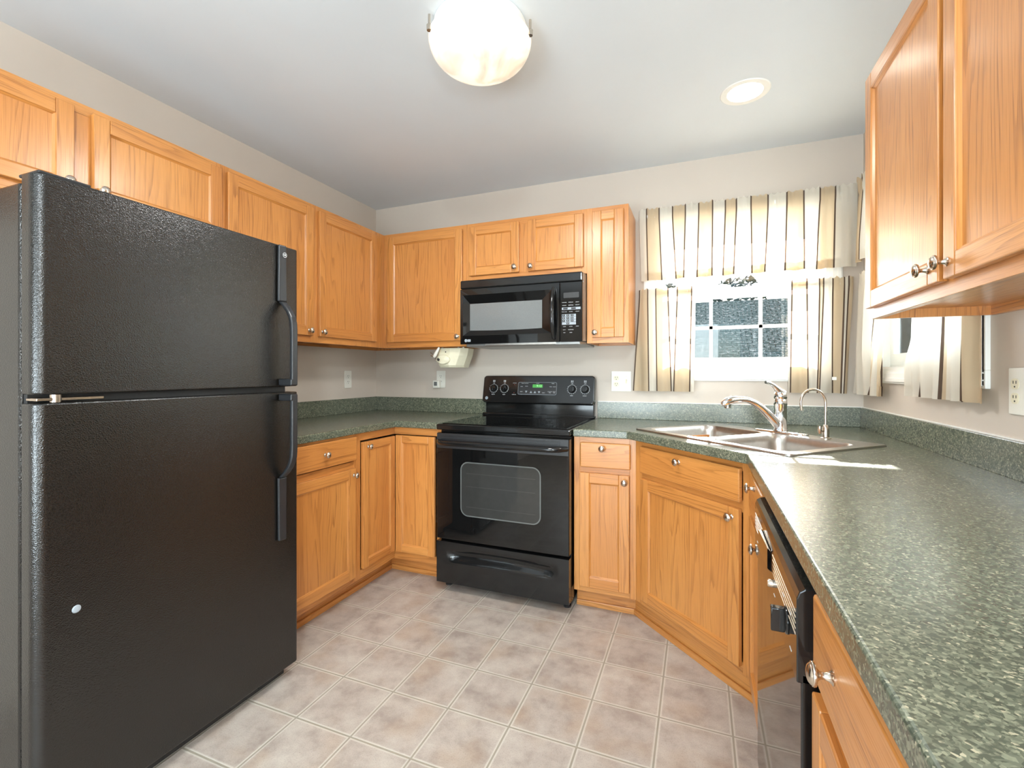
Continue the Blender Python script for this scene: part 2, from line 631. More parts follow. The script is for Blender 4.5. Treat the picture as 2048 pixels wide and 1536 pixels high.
def window(name, X):
    """double-hung window, local: x along wall (0..w opening), y outward, z up"""
    w = OX1 - OX0
    a, b = -.055, w + .055
    mb = MB()
    # picture-frame casing with a stepped moulding profile
    for (o0, o1, d) in ((0, .055, .013), (.008, .047, .018), (.030, .047, .022)):
        za, zb = OZ0 - o1, OZ0 - o0
        mb.box(a + (.055 - o1), b - (.055 - o1), -d, 0, za, zb, 'x')
        mb.box(a + (.055 - o1), b - (.055 - o1), -d, 0, OZ1 + o0, OZ1 + o1, 'x')
        mb.box(-o1, -o0, -d, 0, OZ0 - o0, OZ1 + o0)
        mb.box(w + o0, w + o1, -d, 0, OZ0 - o0, OZ1 + o0)
    for v in range(len(mb.v)):
        mb.v[v] = tuple(X @ Vector(mb.v[v]))
    root = struct(name, mb, 'white', bevel=.0015)
    j = MB()
    j.box(0, .018, -.005, .14, OZ0, OZ1); j.box(w - .018, w, -.005, .14, OZ0, OZ1)
    j.box(.018, w - .018, -.005, .14, OZ0, OZ0 + .018); j.box(.018, w - .018, -.005, .14, OZ1 - .018, OZ1)
    for v in range(len(j.v)):
        j.v[v] = tuple(X @ Vector(j.v[v]))
    obj('jamb', j, 'white', root)
    zm = 1.66
    for nm, z0, z1, y0 in (('lower_sash', OZ0 + .018, zm + .02, .05), ('upper_sash', zm - .02, OZ1 - .018, .088)):
        m = MB()
        st = .042
        m.box(.018, .018 + st, y0, y0 + .034, z0, z1); m.box(w - .018 - st, w - .018, y0, y0 + .034, z0, z1)
        bt = .062 if nm == 'lower_sash' else .035
        m.box(.018 + st, w - .018 - st, y0, y0 + .034, z0, z0 + bt); m.box(.018 + st, w - .018 - st, y0, y0 + .034, z1 - .04, z1)
        gx0, gx1, gz0, gz1 = .018 + st, w - .018 - st, z0 + bt, z1 - .04
        for k in (1, 2):
            c = gx0 + (gx1 - gx0) * k / 3
            m.box(c - .009, c + .009, y0 + .008, y0 + .026, gz0, gz1)
        c = (gz0 + gz1) / 2
        m.box(gx0, gx1, y0 + .008, y0 + .026, c - .009, c + .009)
        for v in range(len(m.v)):
            m.v[v] = tuple(X @ Vector(m.v[v]))
        so = obj(nm, m, 'white', root)
        g = MB().box(gx0, gx1, y0 + .0155, y0 + .0175, gz0, gz1)
        for v in range(len(g.v)):
            g.v[v] = tuple(X @ Vector(g.v[v]))
        obj('pane', g, 'glass', so)
    return root


window('window_1', Matrix.Translation((OX0, 0, 0)))
window('window_2', frame_m((W, RY1, 0), (0, -1, 0), (1, 0, 0), (0, 0, 1)))


# ------------------------------------------------------------------ cabinets
KNOB_PROF = [(.0, .0), (.0095, 0), (.0098, .0016), (.0075, .003), (.0055, .006), (.0045, .011), (.0048, .015), (.0085, .0185),
             (.0148, .0205), (.0156, .0225), (.0152, .0245), (.0136, .0252), (.0132, .0262), (.0128, .0268), (.0100, .0292), (.0055, .0306), (0, .031)]
KNOB = None


def knob(parent, x, z, y=-.019, mat='nickel'):
    """knob whose axis points along local -y"""
    global KNOB
    if KNOB is None:
        m = MB().lathe(KNOB_PROF, 28, X=frame_m((0, 0, 0), (1, 0, 0), (0, 0, 1), (0, -1, 0)))
        KNOB = obj('knob', m, mat, sharp=50)
        k = KNOB
    else:
        k = KNOB.copy()
        COL.objects.link(k)
    k.parent = parent
    k.location = (x, y, z)
    return k


ST = .050


def door_mesh(x0, x1, z0, z1, t=.019, st=ST):
    mb = MB()
    mb.box(x0, x0 + st, -t, -.0005, z0, z1, 'z'); mb.box(x1 - st, x1, -t, -.0005, z0, z1, 'z')
    mb.box(x0 + st, x1 - st, -t, -.0005, z0, z0 + st, 'x'); mb.box(x0 + st, x1 - st, -t, -.0005, z1 - st, z1, 'x')
    a0, a1, c0, c1 = x0 + st, x1 - st, z0 + st, z1 - st
    mb.box(a0, a1, -.0095, -.004, c0, c1, 'z')
    e = .007                                   # inner bead, sloping down to the panel
    yo, yi = -t + .004, -.0094
    ou, ov = random.uniform(0, 30), random.uniform(0, 30)
    mb.quad((a0, yo, c0), (a0 + e, yi, c0 + e), (a0 + e, yi, c1 - e), (a0, yo, c1), uv=[(c0 + ou, ov), (c0 + ou, ov + e), (c1 + ou, ov + e), (c1 + ou, ov)])
    mb.quad((a1, yo, c1), (a1 - e, yi, c1 - e), (a1 - e, yi, c0 + e), (a1, yo, c0), uv=[(c1 + ou, ov), (c1 + ou, ov + e), (c0 + ou, ov + e), (c0 + ou, ov)])
    mb.quad((a1, yo, c0), (a1 - e, yi, c0 + e), (a0 + e, yi, c0 + e), (a0, yo, c0), uv=[(a1 + ou, ov), (a1 + ou, ov + e), (a0 + ou, ov + e), (a0 + ou, ov)])
    mb.quad((a0, yo, c1), (a0 + e, yi, c1 - e), (a1 - e, yi, c1 - e), (a1, yo, c1), uv=[(a0 + ou, ov), (a0 + ou, ov + e), (a1 + ou, ov + e), (a1 + ou, ov)])
    return mb


def put_door(root, x0, x1, z0, z1, kn=None, nm='door'):
    d = obj(nm, door_mesh(x0, x1, z0, z1), 'oak', root, bevel=.0028)
    if kn:
        knob(d, kn[0], kn[1])
    return d


def put_drawer(root, x0, x1, z0, z1, kn=None, nm='drawer_front'):
    mb = MB().box(x0, x1, -.019, -.0005, z0, z1, 'x')
    d = obj(nm, mb, 'oak', root, bevel=.005)
    if kn:
        knob(d, kn[0], kn[1])
    return d


def wall_cab(label, loc, rz, w, h, d, doors, group='oak wall cabinets', xl=.030, xr=.030):
    """loc: lower left front corner of the face frame; local x to the right, y into the wall, z up"""
    r = thing('wall_cabinet', label, 'cabinet', loc, rz, group)
    b = MB()
    b.box(0, .012, .019, d, 0, h); b.box(w - .012, w, .019, d, 0, h)
    b.box(.012, w - .012, .019, d, h - .012, h, 'x'); b.box(.012, w - .012, .019, d - .015, .026, .036, 'x')
    b.box(.012, w - .012, d - .016, d, 0, h - .012, 'x')
    obj('carcass', b, 'oak', r)
    f = MB()
    f.box(0, xl, 0, .019, 0, h); f.box(w - xr, w, 0, .019, 0, h)
    f.box(xl, w - xr, 0, .019, 0, .038, 'x'); f.box(xl, w - xr, 0, .019, h - .038, h, 'x')
    for a, c in zip(doors, doors[1:]):
        f.box(a[1] - .012, c[0] + .012, 0, .019, .038, h - .038)
    obj('face_frame', f, 'oak', r, bevel=.0008)
    for (x0, x1, z0, z1, kn) in doors:
        put_door(r, x0, x1, z0, z1, kn)
    return r


FD = .303   # face frame distance from wall
ZB, ZT = 1.366, 2.131
# left wall: local x -> world +y ; loc is the (x=FD, y=left end)
def LX(y0):
    return lambda y: y - y0


f = LX(-2.499)
wall_cab('short oak two-door wall cabinet above the black refrigerator', (FD, -2.499, 1.765), PI / 2, 1.034, ZT - 1.765, FD,
         [(f(-2.482), f(-2.009), 1.800 - 1.765, 2.107 - 1.765, (f(-2.030), 1.842 - 1.765)),
          (f(-1.955), f(-1.479), 1.800 - 1.765, 2.107 - 1.765, (f(-1.930), 1.842 - 1.765))])
f = LX(-1.465)
wall_cab('tall single-door oak wall cabinet half hidden behind the refrigerator, left of the corner', (FD, -1.465, ZB), PI / 2, .541, ZT - ZB, FD,
         [(f(-1.450), f(-.946), 1.402 - ZB, 2.105 - ZB, (f(-.978), 1.430 - ZB))])
f = LX(-.924)
wall_cab('single-door oak wall cabinet on the left wall, ending in the room corner', (FD, -.924, ZB), PI / 2, .924, ZT - ZB, FD,
         [(f(-.902), f(-.402), 1.402 - ZB, 2.105 - ZB, (f(-.882), 1.429 - ZB))], xr=.62 - .04 - .0)
# back wall
wall_cab('square single-door oak wall cabinet left of the microwave', (FD, -FD, ZB), 0, .935 - FD, ZT - ZB, FD,
         [(.341 - FD, .905 - FD, 1.402 - ZB, 2.105 - ZB, (.878 - FD, 1.427 - ZB))])
wall_cab('short two-door oak wall cabinet directly above the microwave', (.935, -FD, 1.764), 0, .762, ZT - 1.764, FD,
         [(.954 - .935, 1.288 - .935, 1.802 - 1.764, 2.105 - 1.764, (1.264 - .935, 1.832 - 1.764)),
          (1.345 - .935, 1.679 - .935, 1.802 - 1.764, 2.105 - 1.764, (1.366 - .935, 1.828 - 1.764))])
wall_cab('narrow single-door oak wall cabinet between microwave and curtained window', (1.697, -FD, ZB), 0, .232, ZT - ZB, FD,
         [(1.730 - 1.697, 1.904 - 1.697, 1.397 - ZB, 2.105 - ZB, (1.748 - 1.697, 1.424 - ZB))])
# right wall
XF = 2.787
f = lambda y: -1.165 - y
wall_cab('large two-door oak wall cabinet on the right wall over the counter', (XF, -1.165, ZB), -PI / 2, 1.005, ZT - ZB, W - XF,
         [(f(-1.176), f(-1.652), 1.397 - ZB, 2.105 - ZB, (f(-1.606), 1.431 - ZB)),
          (f(-1.674), f(-2.150), 1.397 - ZB, 2.105 - ZB, (f(-1.694), 1.431 - ZB))])


def base_cab(label, loc, rz, w, d, doors, drawers, group='oak base cabinets', toe=.075, xl=.03, xr=.03, zt=.878, tx=0.0):
    r = thing('base_cabinet', label, 'cabinet', loc, rz, group)
    b = MB()
    b.box(0, .016, .019, d, .10, zt); b.box(w - .016, w, .019, d, .10, zt)
    b.box(.016, w - .016, .019, d, .10, .116, 'x'); b.box(.016, w - .016, d - .012, d, .116, zt, 'x')
    obj('carcass', b, 'oak', r)
    k = MB().box(-tx, w, toe, toe + .012, .012, .10, 'x')
    k.box(-tx, w, toe - .010, toe, 0, .028, 'x')
    obj('toe_kick', k, 'oak', r, bevel=.002)
    f = MB()
    f.box(0, xl, 0, .019, .10, zt); f.box(w - xr, w, 0, .019, .10, zt)
    f.box(xl, w - xr, 0, .019, .10, .145, 'x'); f.box(xl, w - xr, 0, .019, .84, zt, 'x'); f.box(xl, w - xr, 0, .019, .69, .735, 'x')
    obj('face_frame', f, 'oak', r, bevel=.0008)
    for a in drawers:
        put_drawer(r, *a)
    for a in doors:
        put_door(r, *a)
    return r


FB = .61
f = LX(-1.450)
base_cab('oak base cabinet with one drawer over one door, beside the refrigerator', (FB, -1.450, 0), PI / 2, .515, FB,
         [(f(-1.42), f(-.970), .131, .702, (f(-.985), .668))], [(f(-1.42), f(-.961), .742, .866, (f(-1.186), .806))])
# lazy-susan corner cabinet: L-shaped, two doors meeting in the inner corner
r = thing('base_cabinet', 'oak corner base cabinet with two doors folding into the corner, left of the range', 'cabinet', (0, 0, 0), 0, 'oak base cabinets')
b = MB()
b.box(.012, .59, -.935, -.919, .10, .878); b.box(.914, .930, -.59, -.012, .10, .878)
b.box(.0, .59, -.919, -.0, .10, .116, 'x'); b.box(.59, .914, -.59, 0, .10, .116, 'x')
obj('carcass', b, 'oak', r)
f = MB()
f.box(.591, FB, -.935, -.914, .10, .878); f.box(.591, FB, -.914, -FB, .10, .146, 'y'); f.box(.591, FB, -.914, -FB, .836, .878, 'y')
f.box(.900, .930, -FB, -.591, .10, .878); f.box(.591, .900, -FB, -.591, .10, .146, 'x'); f.box(.591, .900, -FB, -.591, .836, .878, 'x')
obj('face_frame', f, 'oak', r, bevel=.0008)
k = MB()
k.box(.523, .535, -.935, -.535, .012, .10, 'y'); k.box(.523, .930, -.535, -.523, .012, .10, 'x')
k.box(.535, .545, -.935, -.545, 0, .028, 'y'); k.box(.535, .930, -.545, -.535, 0, .028, 'x')
obj('toe_kick', k, 'oak', r, bevel=.002)
dm = door_mesh(.0, .281, .152, .828, st=.042)
XW = frame_m((FB, -.911, 0), (0, 1, 0), (-1, 0, 0), (0, 0, 1))
dm.v = [tuple(XW @ Vector(p)) for p in dm.v]
dl = obj('door', dm, 'oak', r, bevel=.0025)
kn = knob(dl, 0, 0)
kn.location = (FB + .019, -.872, .800)
kn.rotation_euler = (0, 0, PI / 2)
dm = door_mesh(.6295, .893, .148, .832, st=.042)
XW = Matrix.Translation((0, -FB, 0))
dm.v = [tuple(XW @ Vector(p)) for p in dm.v]
obj('door', dm, 'oak', r, bevel=.0025)

base_cab('narrow oak base cabinet with small drawer, between range and diagonal sink cabinet', (1.700, -FB, 0), 0, .306, FB,
         [(1.731 - 1.7, 1.976 - 1.7, .130, .700, (1.955 - 1.7, .668))], [(1.735 - 1.7, 1.981 - 1.7, .728, .851, (1.847 - 1.7, .826))], toe=.062)
# diagonal sink cabinet, face from (2.006,-.61) to (2.469,-1.073)
base_cab('diagonal oak sink cabinet in the right corner, under the double sink', (2.006, -.61, 0), -PI / 4, .655, .55,
         [(.055, .607, .130, .702, (.575, .668))], [(.050, .610, .727, .852, (.305, .822))], toe=.035, xl=.045, xr=.045, tx=.050)
f = lambda y: -1.073 - y
XB = 2.469
base_cab('narrow oak base cabinet seen edge-on between sink cabinet and dishwasher', (XB, -1.075, 0), -PI / 2, .385, W - XB,
         [(f(-1.105), f(-1.447), .130, .702, (f(-1.425), .690))], [(f(-1.105), f(-1.447), .727, .852, (f(-1.29), .835))])
f = lambda y: -2.075 - y
rb = base_cab('nearest oak base cabinet with large drawer, right of the dishwasher', (XB, -2.075, 0), -PI / 2, .92, W - XB,
              [(f(-2.088), f(-2.60), .130, .707, None)], [(f(-2.095), f(-2.60), .735, .862, (f(-2.215), .803))])


# ------------------------------------------------------------------ countertops
CT0, CT1 = .879, .917


def slab(mb, outer, holes, z0, z1):
    for z, fl in ((z1, False), (z0, True)):
        V, F = fill_with_holes(outer, holes, z, fl)
        mb.add(V, F)
    for loop, inv in [(outer, False)] + [(h, True) for h in holes]:
        n = len(loop)
        for i in range(n):
            (xa, ya), (xb, yb) = loop[i], loop[(i + 1) % n]
            q = [(xa, ya, z0), (xb, yb, z0), (xb, yb, z1), (xa, ya, z1)]
            if inv:
                q.reverse()
            mb.add(q, [(0, 1, 2, 3)])
    bm = bmesh.new()
    vs = [bm.verts.new(p) for p in mb.v]
    for f_ in mb.f:
        bm.faces.new([vs[k] for k in f_])
    bmesh.ops.remove_doubles(bm, verts=bm.verts, dist=1e-5)
    bm.verts.index_update()
    m2 = MB()
    m2.add([tuple(v.co) for v in bm.verts], [tuple(v.index for v in f_.verts) for f_ in bm.faces])
    bm.free()
    return m2


ct = thing('countertop', 'green speckled laminate countertop in the left corner between refrigerator and range', 'countertop', (.3, -.3, CT0), 0, 'green laminate countertops')
L1 = [(.0, -1.452), (.637, -1.452), (.637, -.637), (.931, -.637), (.931, -.0), (.0, -.0)]
m2 = slab(MB(), [(x - .3, y + .3) for x, y in L1], [], 0, CT1 - CT0)
obj('worktop', m2, 'counter', ct, bevel=.006, seg=3)
b = MB()
b.box(-.3, -.28, -1.152, .3, CT1 - CT0, .139); b.box(-.28, .631, .28, .3, CT1 - CT0, .139)
obj('backsplash', b, 'counter', ct, bevel=.002)

SKC = Vector((2.478, -.642, CT1))
SW, SD = .820, .552
hole = [(SKC.x + R2 * (x + y), SKC.y + R2 * (-x + y)) for x, y in rrect(0, 0, SW - .04, SD - .04, .03, 4)]
ct = thing('countertop', 'long green speckled laminate countertop running under the windows and along the right wall', 'countertop', (2.7, -.7, CT0), 0, 'green laminate countertops')
L2 = [(1.700, -.637), (1.969, -.637), (2.444, -1.112), (2.444, -3.05), (W, -3.05), (W, 0), (1.700, 0)]
m2 = slab(MB(), [(x - 2.7, y + .7) for x, y in L2], [[(x - 2.7, y + .7) for x, y in hole]], 0, CT1 - CT0)
obj('worktop', m2, 'counter', ct, bevel=.005, seg=3)
b = MB()
b.box(1.700 - 2.7, W - 2.7, .68, .7, CT1 - CT0, .139); b.box(W - .02 - 2.7, W - 2.7, -2.35, .68, CT1 - CT0, .139)
obj('backsplash', b, 'counter', ct, bevel=.002)
c = MB()  # thin white strip imitating light caught by the backsplash top edge
c.box(1.700 - 2.7, W - 2.7, .6935, .7, .139, .1425); c.box(W - .0065 - 2.7, W - 2.7, -2.35, .6935, .139, .1425)
tag_c = obj('top_edge_sheen', c, 'white', ct)
tag_c['label'] = 'white strip standing in for light on the top edge of the backsplash'

# ------------------------------------------------------------------ sink (local x along the front edge, y towards the corner)
sk = thing('kitchen_sink', 'stainless double-bowl sink set diagonally in the corner countertop', 'sink', SKC, -PI / 4)
zr = .007
b1 = rrect(-.195, -.035, .350, .405, .055)
b2 = rrect(.195, -.035, .350, .405, .055)
V, F = fill_with_holes(rrect(0, 0, SW, SD, .022, 5), [b1, b2], zr)
m = MB().add(V, F)
m.loft([[(x, y, .0005) for x, y in rrect(0, 0, SW + .004, SD + .004, .023, 5)], [(x, y, zr) for x, y in rrect(0, 0, SW, SD, .022, 5)]])
obj('rim', m, 'steel', sk)
for cx in (-.195, .195):
    loops = []
    for ins, z, rr in ((0, zr, .055), (.004, zr - .006, .055), (.008, -.03, .055), (.016, -.12, .06), (.030, -.165, .065), (.060, -.178, .06), (.12, -.181, .04)):
        loops.append([(x, y, z) for x, y in rrect(cx, -.035, .350 - 2 * ins, .405 - 2 * ins, rr)])
    m = MB().loft(list(reversed(loops)), cap0=True)
    for i, f_ in enumerate(m.f):
        m.f[i] = f_
    bo = obj('bowl', m, 'steel', sk, sharp=60)
    d = MB().lathe([(0, 0), (.030, .0), (.040, .002), (.045, .0005)], 28, X=Matrix.Translation((cx, -.035, -.1805)))
    obj('drain', d, 'darkchrome', bo)

# ------------------------------------------------------------------ main faucet
ZD = SKC.z + zr
fb = Vector((2.478 + .2235 * R2, -.642 + .2235 * R2, ZD))
fa = thing('faucet', 'chrome pull-out kitchen faucet with lever handle on the sink rim', 'faucet', fb, 0)
X45 = Matrix.Rotation(-PI / 4, 4, 'Z')
pl = MB()
L_ = [[(x, y, z) for x, y in rrect(0, 0, .255 - 2 * i_, .060 - 2 * i_, .0295 - i_, 8)] for i_, z in ((0, 0), (0, .004), (.003, .008), (.008, .010))]
pl.loft(L_, X=X45, cap1=True)
obj('base_plate', pl, 'chrome', fa, sharp=50)
m = MB().lathe([(.031, .009), (.030, .016), (.0265, .020), (.0260, .125), (.0275, .128), (.0275, .150), (.0255, .153), (.0255, .157), (.0275, .160), (.0275, .176), (.024, .186), (.012, .192), (0, .193)], 36)
obj('body', m, 'chrome', fa, sharp=50)
sd = Vector((-.90, -.436, 0)).normalized()
pts, rad = [], []
for k in range(19):
    q = k / 18
    # from low on the body, up in an arc, out to the spray head
    x = .006 + .205 * q
    z = .030 + .118 * math.sin(min(1, q * 1.06) * PI * .56) + .006 * q
    pts.append(sd * x + Vector((0, 0, z)))
    rad.append(.0215 - .0075 * min(1, q * 1.5))
m = MB().tube(pts, rad, 18)
obj('spout', m, 'chrome', fa, sharp=60)
e = pts[-1]
hp = [e - sd * .018 + Vector((0, 0, .001)), e + sd * .000, e + sd * .022 + Vector((0, 0, -.002)), e + sd * .042 + Vector((0, 0, -.008)), e + sd * .058 + Vector((0, 0, -.020)), e + sd * .062 + Vector((0, 0, -.026))]
m = MB().tube(hp, [.0145, .0170, .0185, .0190, .0165, .012], 18)
m.lathe([(.0, -.016), (.014, -.016), (.0155, -.004), (.015, .012)], 20, X=Matrix.Translation(e + sd * .040 + Vector((0, 0, -.022))), cap=False)
obj('spray_head', m, 'chrome', fa, sharp=60)
hl = MB()
hb = Vector((0, 0, .182))
hd = Vector((-.80, -.60, 0)).normalized()
hl.tube([hb + hd * -.012, hb + hd * .010 + Vector((0, 0, .012)), hb + hd * .026 + Vector((0, 0, .026)), hb + hd * .044 + Vector((0, 0, .040)), hb + hd * .066 + Vector((0, 0, .048)), hb + hd * .082 + Vector((0, 0, .050))],
        [.019, .0165, .0115, .0085, .0080, .0072], 16)
obj('lever_handle', hl, 'chrome', fa, sharp=60)

fs = Vector((2.478 + .2235 * R2 + .205 * R2, -.642 + .2235 * R2 - .205 * R2, ZD))
ff = thing('drinking_water_faucet', 'small gooseneck drinking-water faucet right of the main faucet', 'faucet', fs, 0)
m = MB().lathe([(.021, 0), (.021, .003), (.014, .006), (.0125, .012), (.0135, .030), (.0115, .046), (.008, .056), (.0055, .058)], 24)
obj('body', m, 'nickel', ff, sharp=50)
cd = Vector((-.93, -.37, 0)).normalized()
pts = [Vector((0, 0, .055)), Vector((0, 0, .120)), Vector((0, 0, .150))]
rg = .052
for k in range(1, 13):
    a = PI * 1.06 * k / 12
    pts.append(cd * (rg - rg * math.cos(a)) + Vector((0, 0, .150 + rg * math.sin(a) * 1.08)))
pts.append(pts[-1] + Vector((0, 0, -.022)) + cd * -.004)
obj('gooseneck', MB().tube(pts, .0050, 12), 'nickel', ff, sharp=60)
vd = Vector((-.85, -.5, 0)).normalized()
v = MB().tube([Vector((0, 0, .032)), vd * .030 + Vector((0, 0, .034))], .0075, 14)
v.tube([vd * .026 + Vector((0, 0, .020)), vd * .027 + Vector((0, 0, .034)), vd * .028 + Vector((0, 0, .052))], [.0055, .0085, .0065], 12)
obj('valve_lever', v, 'copper', ff, sharp=60)

# ------------------------------------------------------------------ refrigerator (local: x to the right seen from the front, y into the wall)
FY0, FY1, FXF = -2.314, -1.512, .80
fr = thing('refrigerator', 'black top-freezer refrigerator with pebbled doors at the left', 'refrigerator', (FXF, FY0, 0), PI / 2)
fw = FY1 - FY0
b = MB().box(.004, fw - .004, .075, .775, .025, 1.672)
obj('cabinet_body', b, 'fridge', fr, bevel=.006)
g = MB().box(.012, fw - .012, .058, .075, .035, 1.665)
obj('door_gasket', g, 'blackmatte', fr)


def fridge_door(name, z0, z1):
    P = []
    rr = .026
    for k in range(9):
        a = PI + PI / 2 * k / 8
        P.append((rr + rr * math.cos(a), rr + rr * math.sin(a)))
    rr = .014
    for k in range(9):
        a = 1.5 * PI + PI / 2 * k / 8
        P.append((fw - rr + rr * math.cos(a), rr + rr * math.sin(a)))
    P += [(fw, .058), (0, .058)]
    m_ = MB().prism(P, z0, z1, smooth=True)
    return obj(name, m_, 'fridge', fr, bevel=.004, sharp=45)


d1 = fridge_door('freezer_door', 1.146, 1.688)
d2 = fridge_door('fresh_food_door', .052, 1.124)


def fridge_handle(parent, zs, flip):
    """strip handle: flat stem along the door and a bowed grip standing off it"""
    m_ = MB()
    s_ = -1 if flip else 1
    x0, x1 = fw - .106, fw - .060
    za, zb, zc = zs        # door edge end (grip), fork, tail end
    # flat tail on the door
    tl = []
    for q in range(9):
        t_ = q / 8
        z = zb + (zc - zb) * t_
        hw = .018 - .002 * t_
        tl.append([(fw - .088 - hw, -.002, z), (fw - .088 - hw, -.014, z), (fw - .088 + hw, -.018, z), (fw - .088 + hw, -.002, z)])
    m_.loft(tl, smooth=False, cap0=True, cap1=True)
    # bowed grip
    gp = []
    N = 16
    for q in range(N + 1):
        t_ = q / N
        z = zb + (za - zb) * t_
        off = .052 * (1 - (1 - min(1, t_ / .28)) ** 2) if t_ < .28 else .052
        cx = fw - .088 + .006 * min(1, t_ / .35)
        hw = .0125
        gp.append([(cx - hw, -off + .006 - .008, z), (cx - hw, -off - .018, z), (cx + hw, -off - .020, z), (cx + hw, -off + .004, z)])
    m_.loft(gp, smooth=False, cap0=True, cap1=True)
    # return arm from grip end to door
    z_in = za - .026 * (1 if za > zb else -1)
    m_.box(fw - .100, fw - .070, -.070, -.004, za, z_in)
    return obj('handle', m_, 'handle', parent, bevel=.005, seg=3)


h1 = fridge_handle(d1, (1.150, 1.470, 1.686), False)
h2 = fridge_handle(d2, (1.119, .800, .560), True)
lg = MB()
Xb = front((fw - .084, -.0195, 1.648))
ring = [(.0095 * math.cos(2 * PI * k / 28), .0095 * math.sin(2 * PI * k / 28)) for k in range(28)]
rin = [(.0080 * math.cos(2 * PI * k / 28), .0080 * math.sin(2 * PI * k / 28)) for k in range(28)]
V, F = fill_with_holes(ring, [rin], .0008)
lg.add(V, F, X=Xb)
lg.text('GE', .0105, Xb @ Matrix.Translation((0, 0, .0006)))
obj('logo_badge', lg, 'print', h1)
# hinge between the doors, and the top hinge cover
hg = MB().box(.010, .150, .012, .060, 1.129, 1.137)
hg.lathe([(.012, 0), (.012, .022)], 16, X=Matrix.Translation((.050, .020, 1.124)))
obj('hinge', hg, 'copper', fr, bevel=.0015)
obj('top_hinge_cover', MB().box(.012, .12, .01, .10, 1.689, 1.697), 'blackmatte', fr, bevel=.003)
tb = MB().lathe([(0, .0025), (.008, .002), (.010, 0)], 20, X=front((-2.231 - FY0, -.0005, .592)))
so = obj('screw_cap', tb, 'greyprint', d2)
gr = MB().box(.02, fw - .03, .045, .06, .006, .045)
for k in range(12):
    gr.box(.05 + k * .055, .09 + k * .055, .040, .046, .016, .036)
obj('base_grille', gr, 'blackmatte', fr)
for nm_, x_ in (('leveling_foot', .08), ('leveling_foot', fw - .08)):
    obj(nm_, MB().lathe([(.016, 0), (.016, .012), (.008, .014), (.008, .04)], 14, X=Matrix.Translation((x_, .12, 0))), 'blackmatte', fr)
    obj(nm_, MB().lathe([(.016, 0), (.016, .012), (.008, .014), (.008, .04)], 14, X=Matrix.Translation((x_, .70, 0))), 'blackmatte', fr)

# ------------------------------------------------------------------ electric range (local x from its left side, y from door front to wall)
RX0, RW = .936, .760
rg_ = thing('electric_range', 'black freestanding electric range with glass cooktop, below the microwave', 'stove', (RX0, -.68, 0), 0)
DY = .68
b = MB().box(.004, RW - .004, .048, DY - .03, .04, .878)
obj('body', b, 'black', rg_, bevel=.003)
for x_, y_ in ((.035, .085), (RW - .035, .085), (.035, .60), (RW - .035, .60)):
    m = MB().lathe([(.020, 0), (.020, .008), (.009, .010), (.009, .042)], 16, X=Matrix.Translation((x_, y_, 0)))
    obj('leveling_foot', m, 'blackmatte', rg_)
ck = MB().box(0, RW, .0, DY - .045, .884, .915)
co = obj('cooktop', ck, 'black', rg_, bevel=.006, seg=3)
gl = MB().box(.022, RW - .022, .030, DY - .085, .9152, .9185)
go = obj('glass_top', gl, 'blackglass', co, bevel=.0015)
for cx, cy, rr in ((.20, .18, .10), (.56, .18, .085), (.20, .43, .075), (.56, .43, .10)):
    outr = [(cx + rr * math.cos(2 * PI * k / 48), cy + rr * math.sin(2 * PI * k / 48)) for k in range(48)]
    inr = [(cx + (rr - .002) * math.cos(2 * PI * k / 48), cy + (rr - .002) * math.sin(2 * PI * k / 48)) for k in range(48)]
    V, F = fill_with_holes(outr, [inr], .9188)
    obj('burner_ring', MB().add(V, F), 'ovenwin', go)
rl = MB().box(.0, RW, DY - .082, DY - .045, .9155, .932)
obj('rear_trim', rl, 'black', co, bevel=.004)
# oven door
dr = MB().box(.003, RW - .003, 0, .046, .285, .868)
do_ = obj('oven_door', dr, 'blackglass', rg_, bevel=.006, seg=3)
vt = MB()
for z_ in (.852, .838):
    vt.box(.035, RW - .05, -.004, .002, z_, z_ + .004)
vt.box(.006, RW - .006, -.002, .01, .785, .866)
obj('vent_panel', vt, 'blackmatte', do_, bevel=.001)
hp = []
hr = []
for k in range(25):
    q = k / 24
    x = .018 + (RW - .036) * q
    e_ = min(q, 1 - q)
    yo = -.052 * (1 - max(0, 1 - e_ / .10) ** 2.2)
    hp.append((x, yo + .004, .820 - .004 * 0))
    hr.append(.0165)
m = MB().tube(hp, hr, 18, flat=.85)
obj('door_handle', m, 'black', do_, sharp=60)
wx0, wx1, wz0, wz1 = 1.088 - RX0, 1.546 - RX0, .424, .718
wo_ = rrect((wx0 + wx1) / 2, (wz0 + wz1) / 2, wx1 - wx0, wz1 - wz0, .045, 8)
wi_ = rrect((wx0 + wx1) / 2, (wz0 + wz1) / 2, wx1 - wx0 - .012, wz1 - wz0 - .012, .040, 8)
Xf = front((0, -.0006, 0))
wp = MB().prism(wi_, 0, .0004, X=Xf)
win = obj('oven_window', wp, 'ovenwin', do_)
V, F = fill_with_holes(wo_, [wi_], .0006)
obj('window_border', MB().add(V, F, X=Xf), 'ovenwintrim', do_)
rk = MB()
for z_ in (.585, .655, .475):
    rk.box(wx0 + .035, wx1 - .03, -.00125, -.0011, z_, z_ + .0022)
obj('oven_rack', rk, 'rack', win)
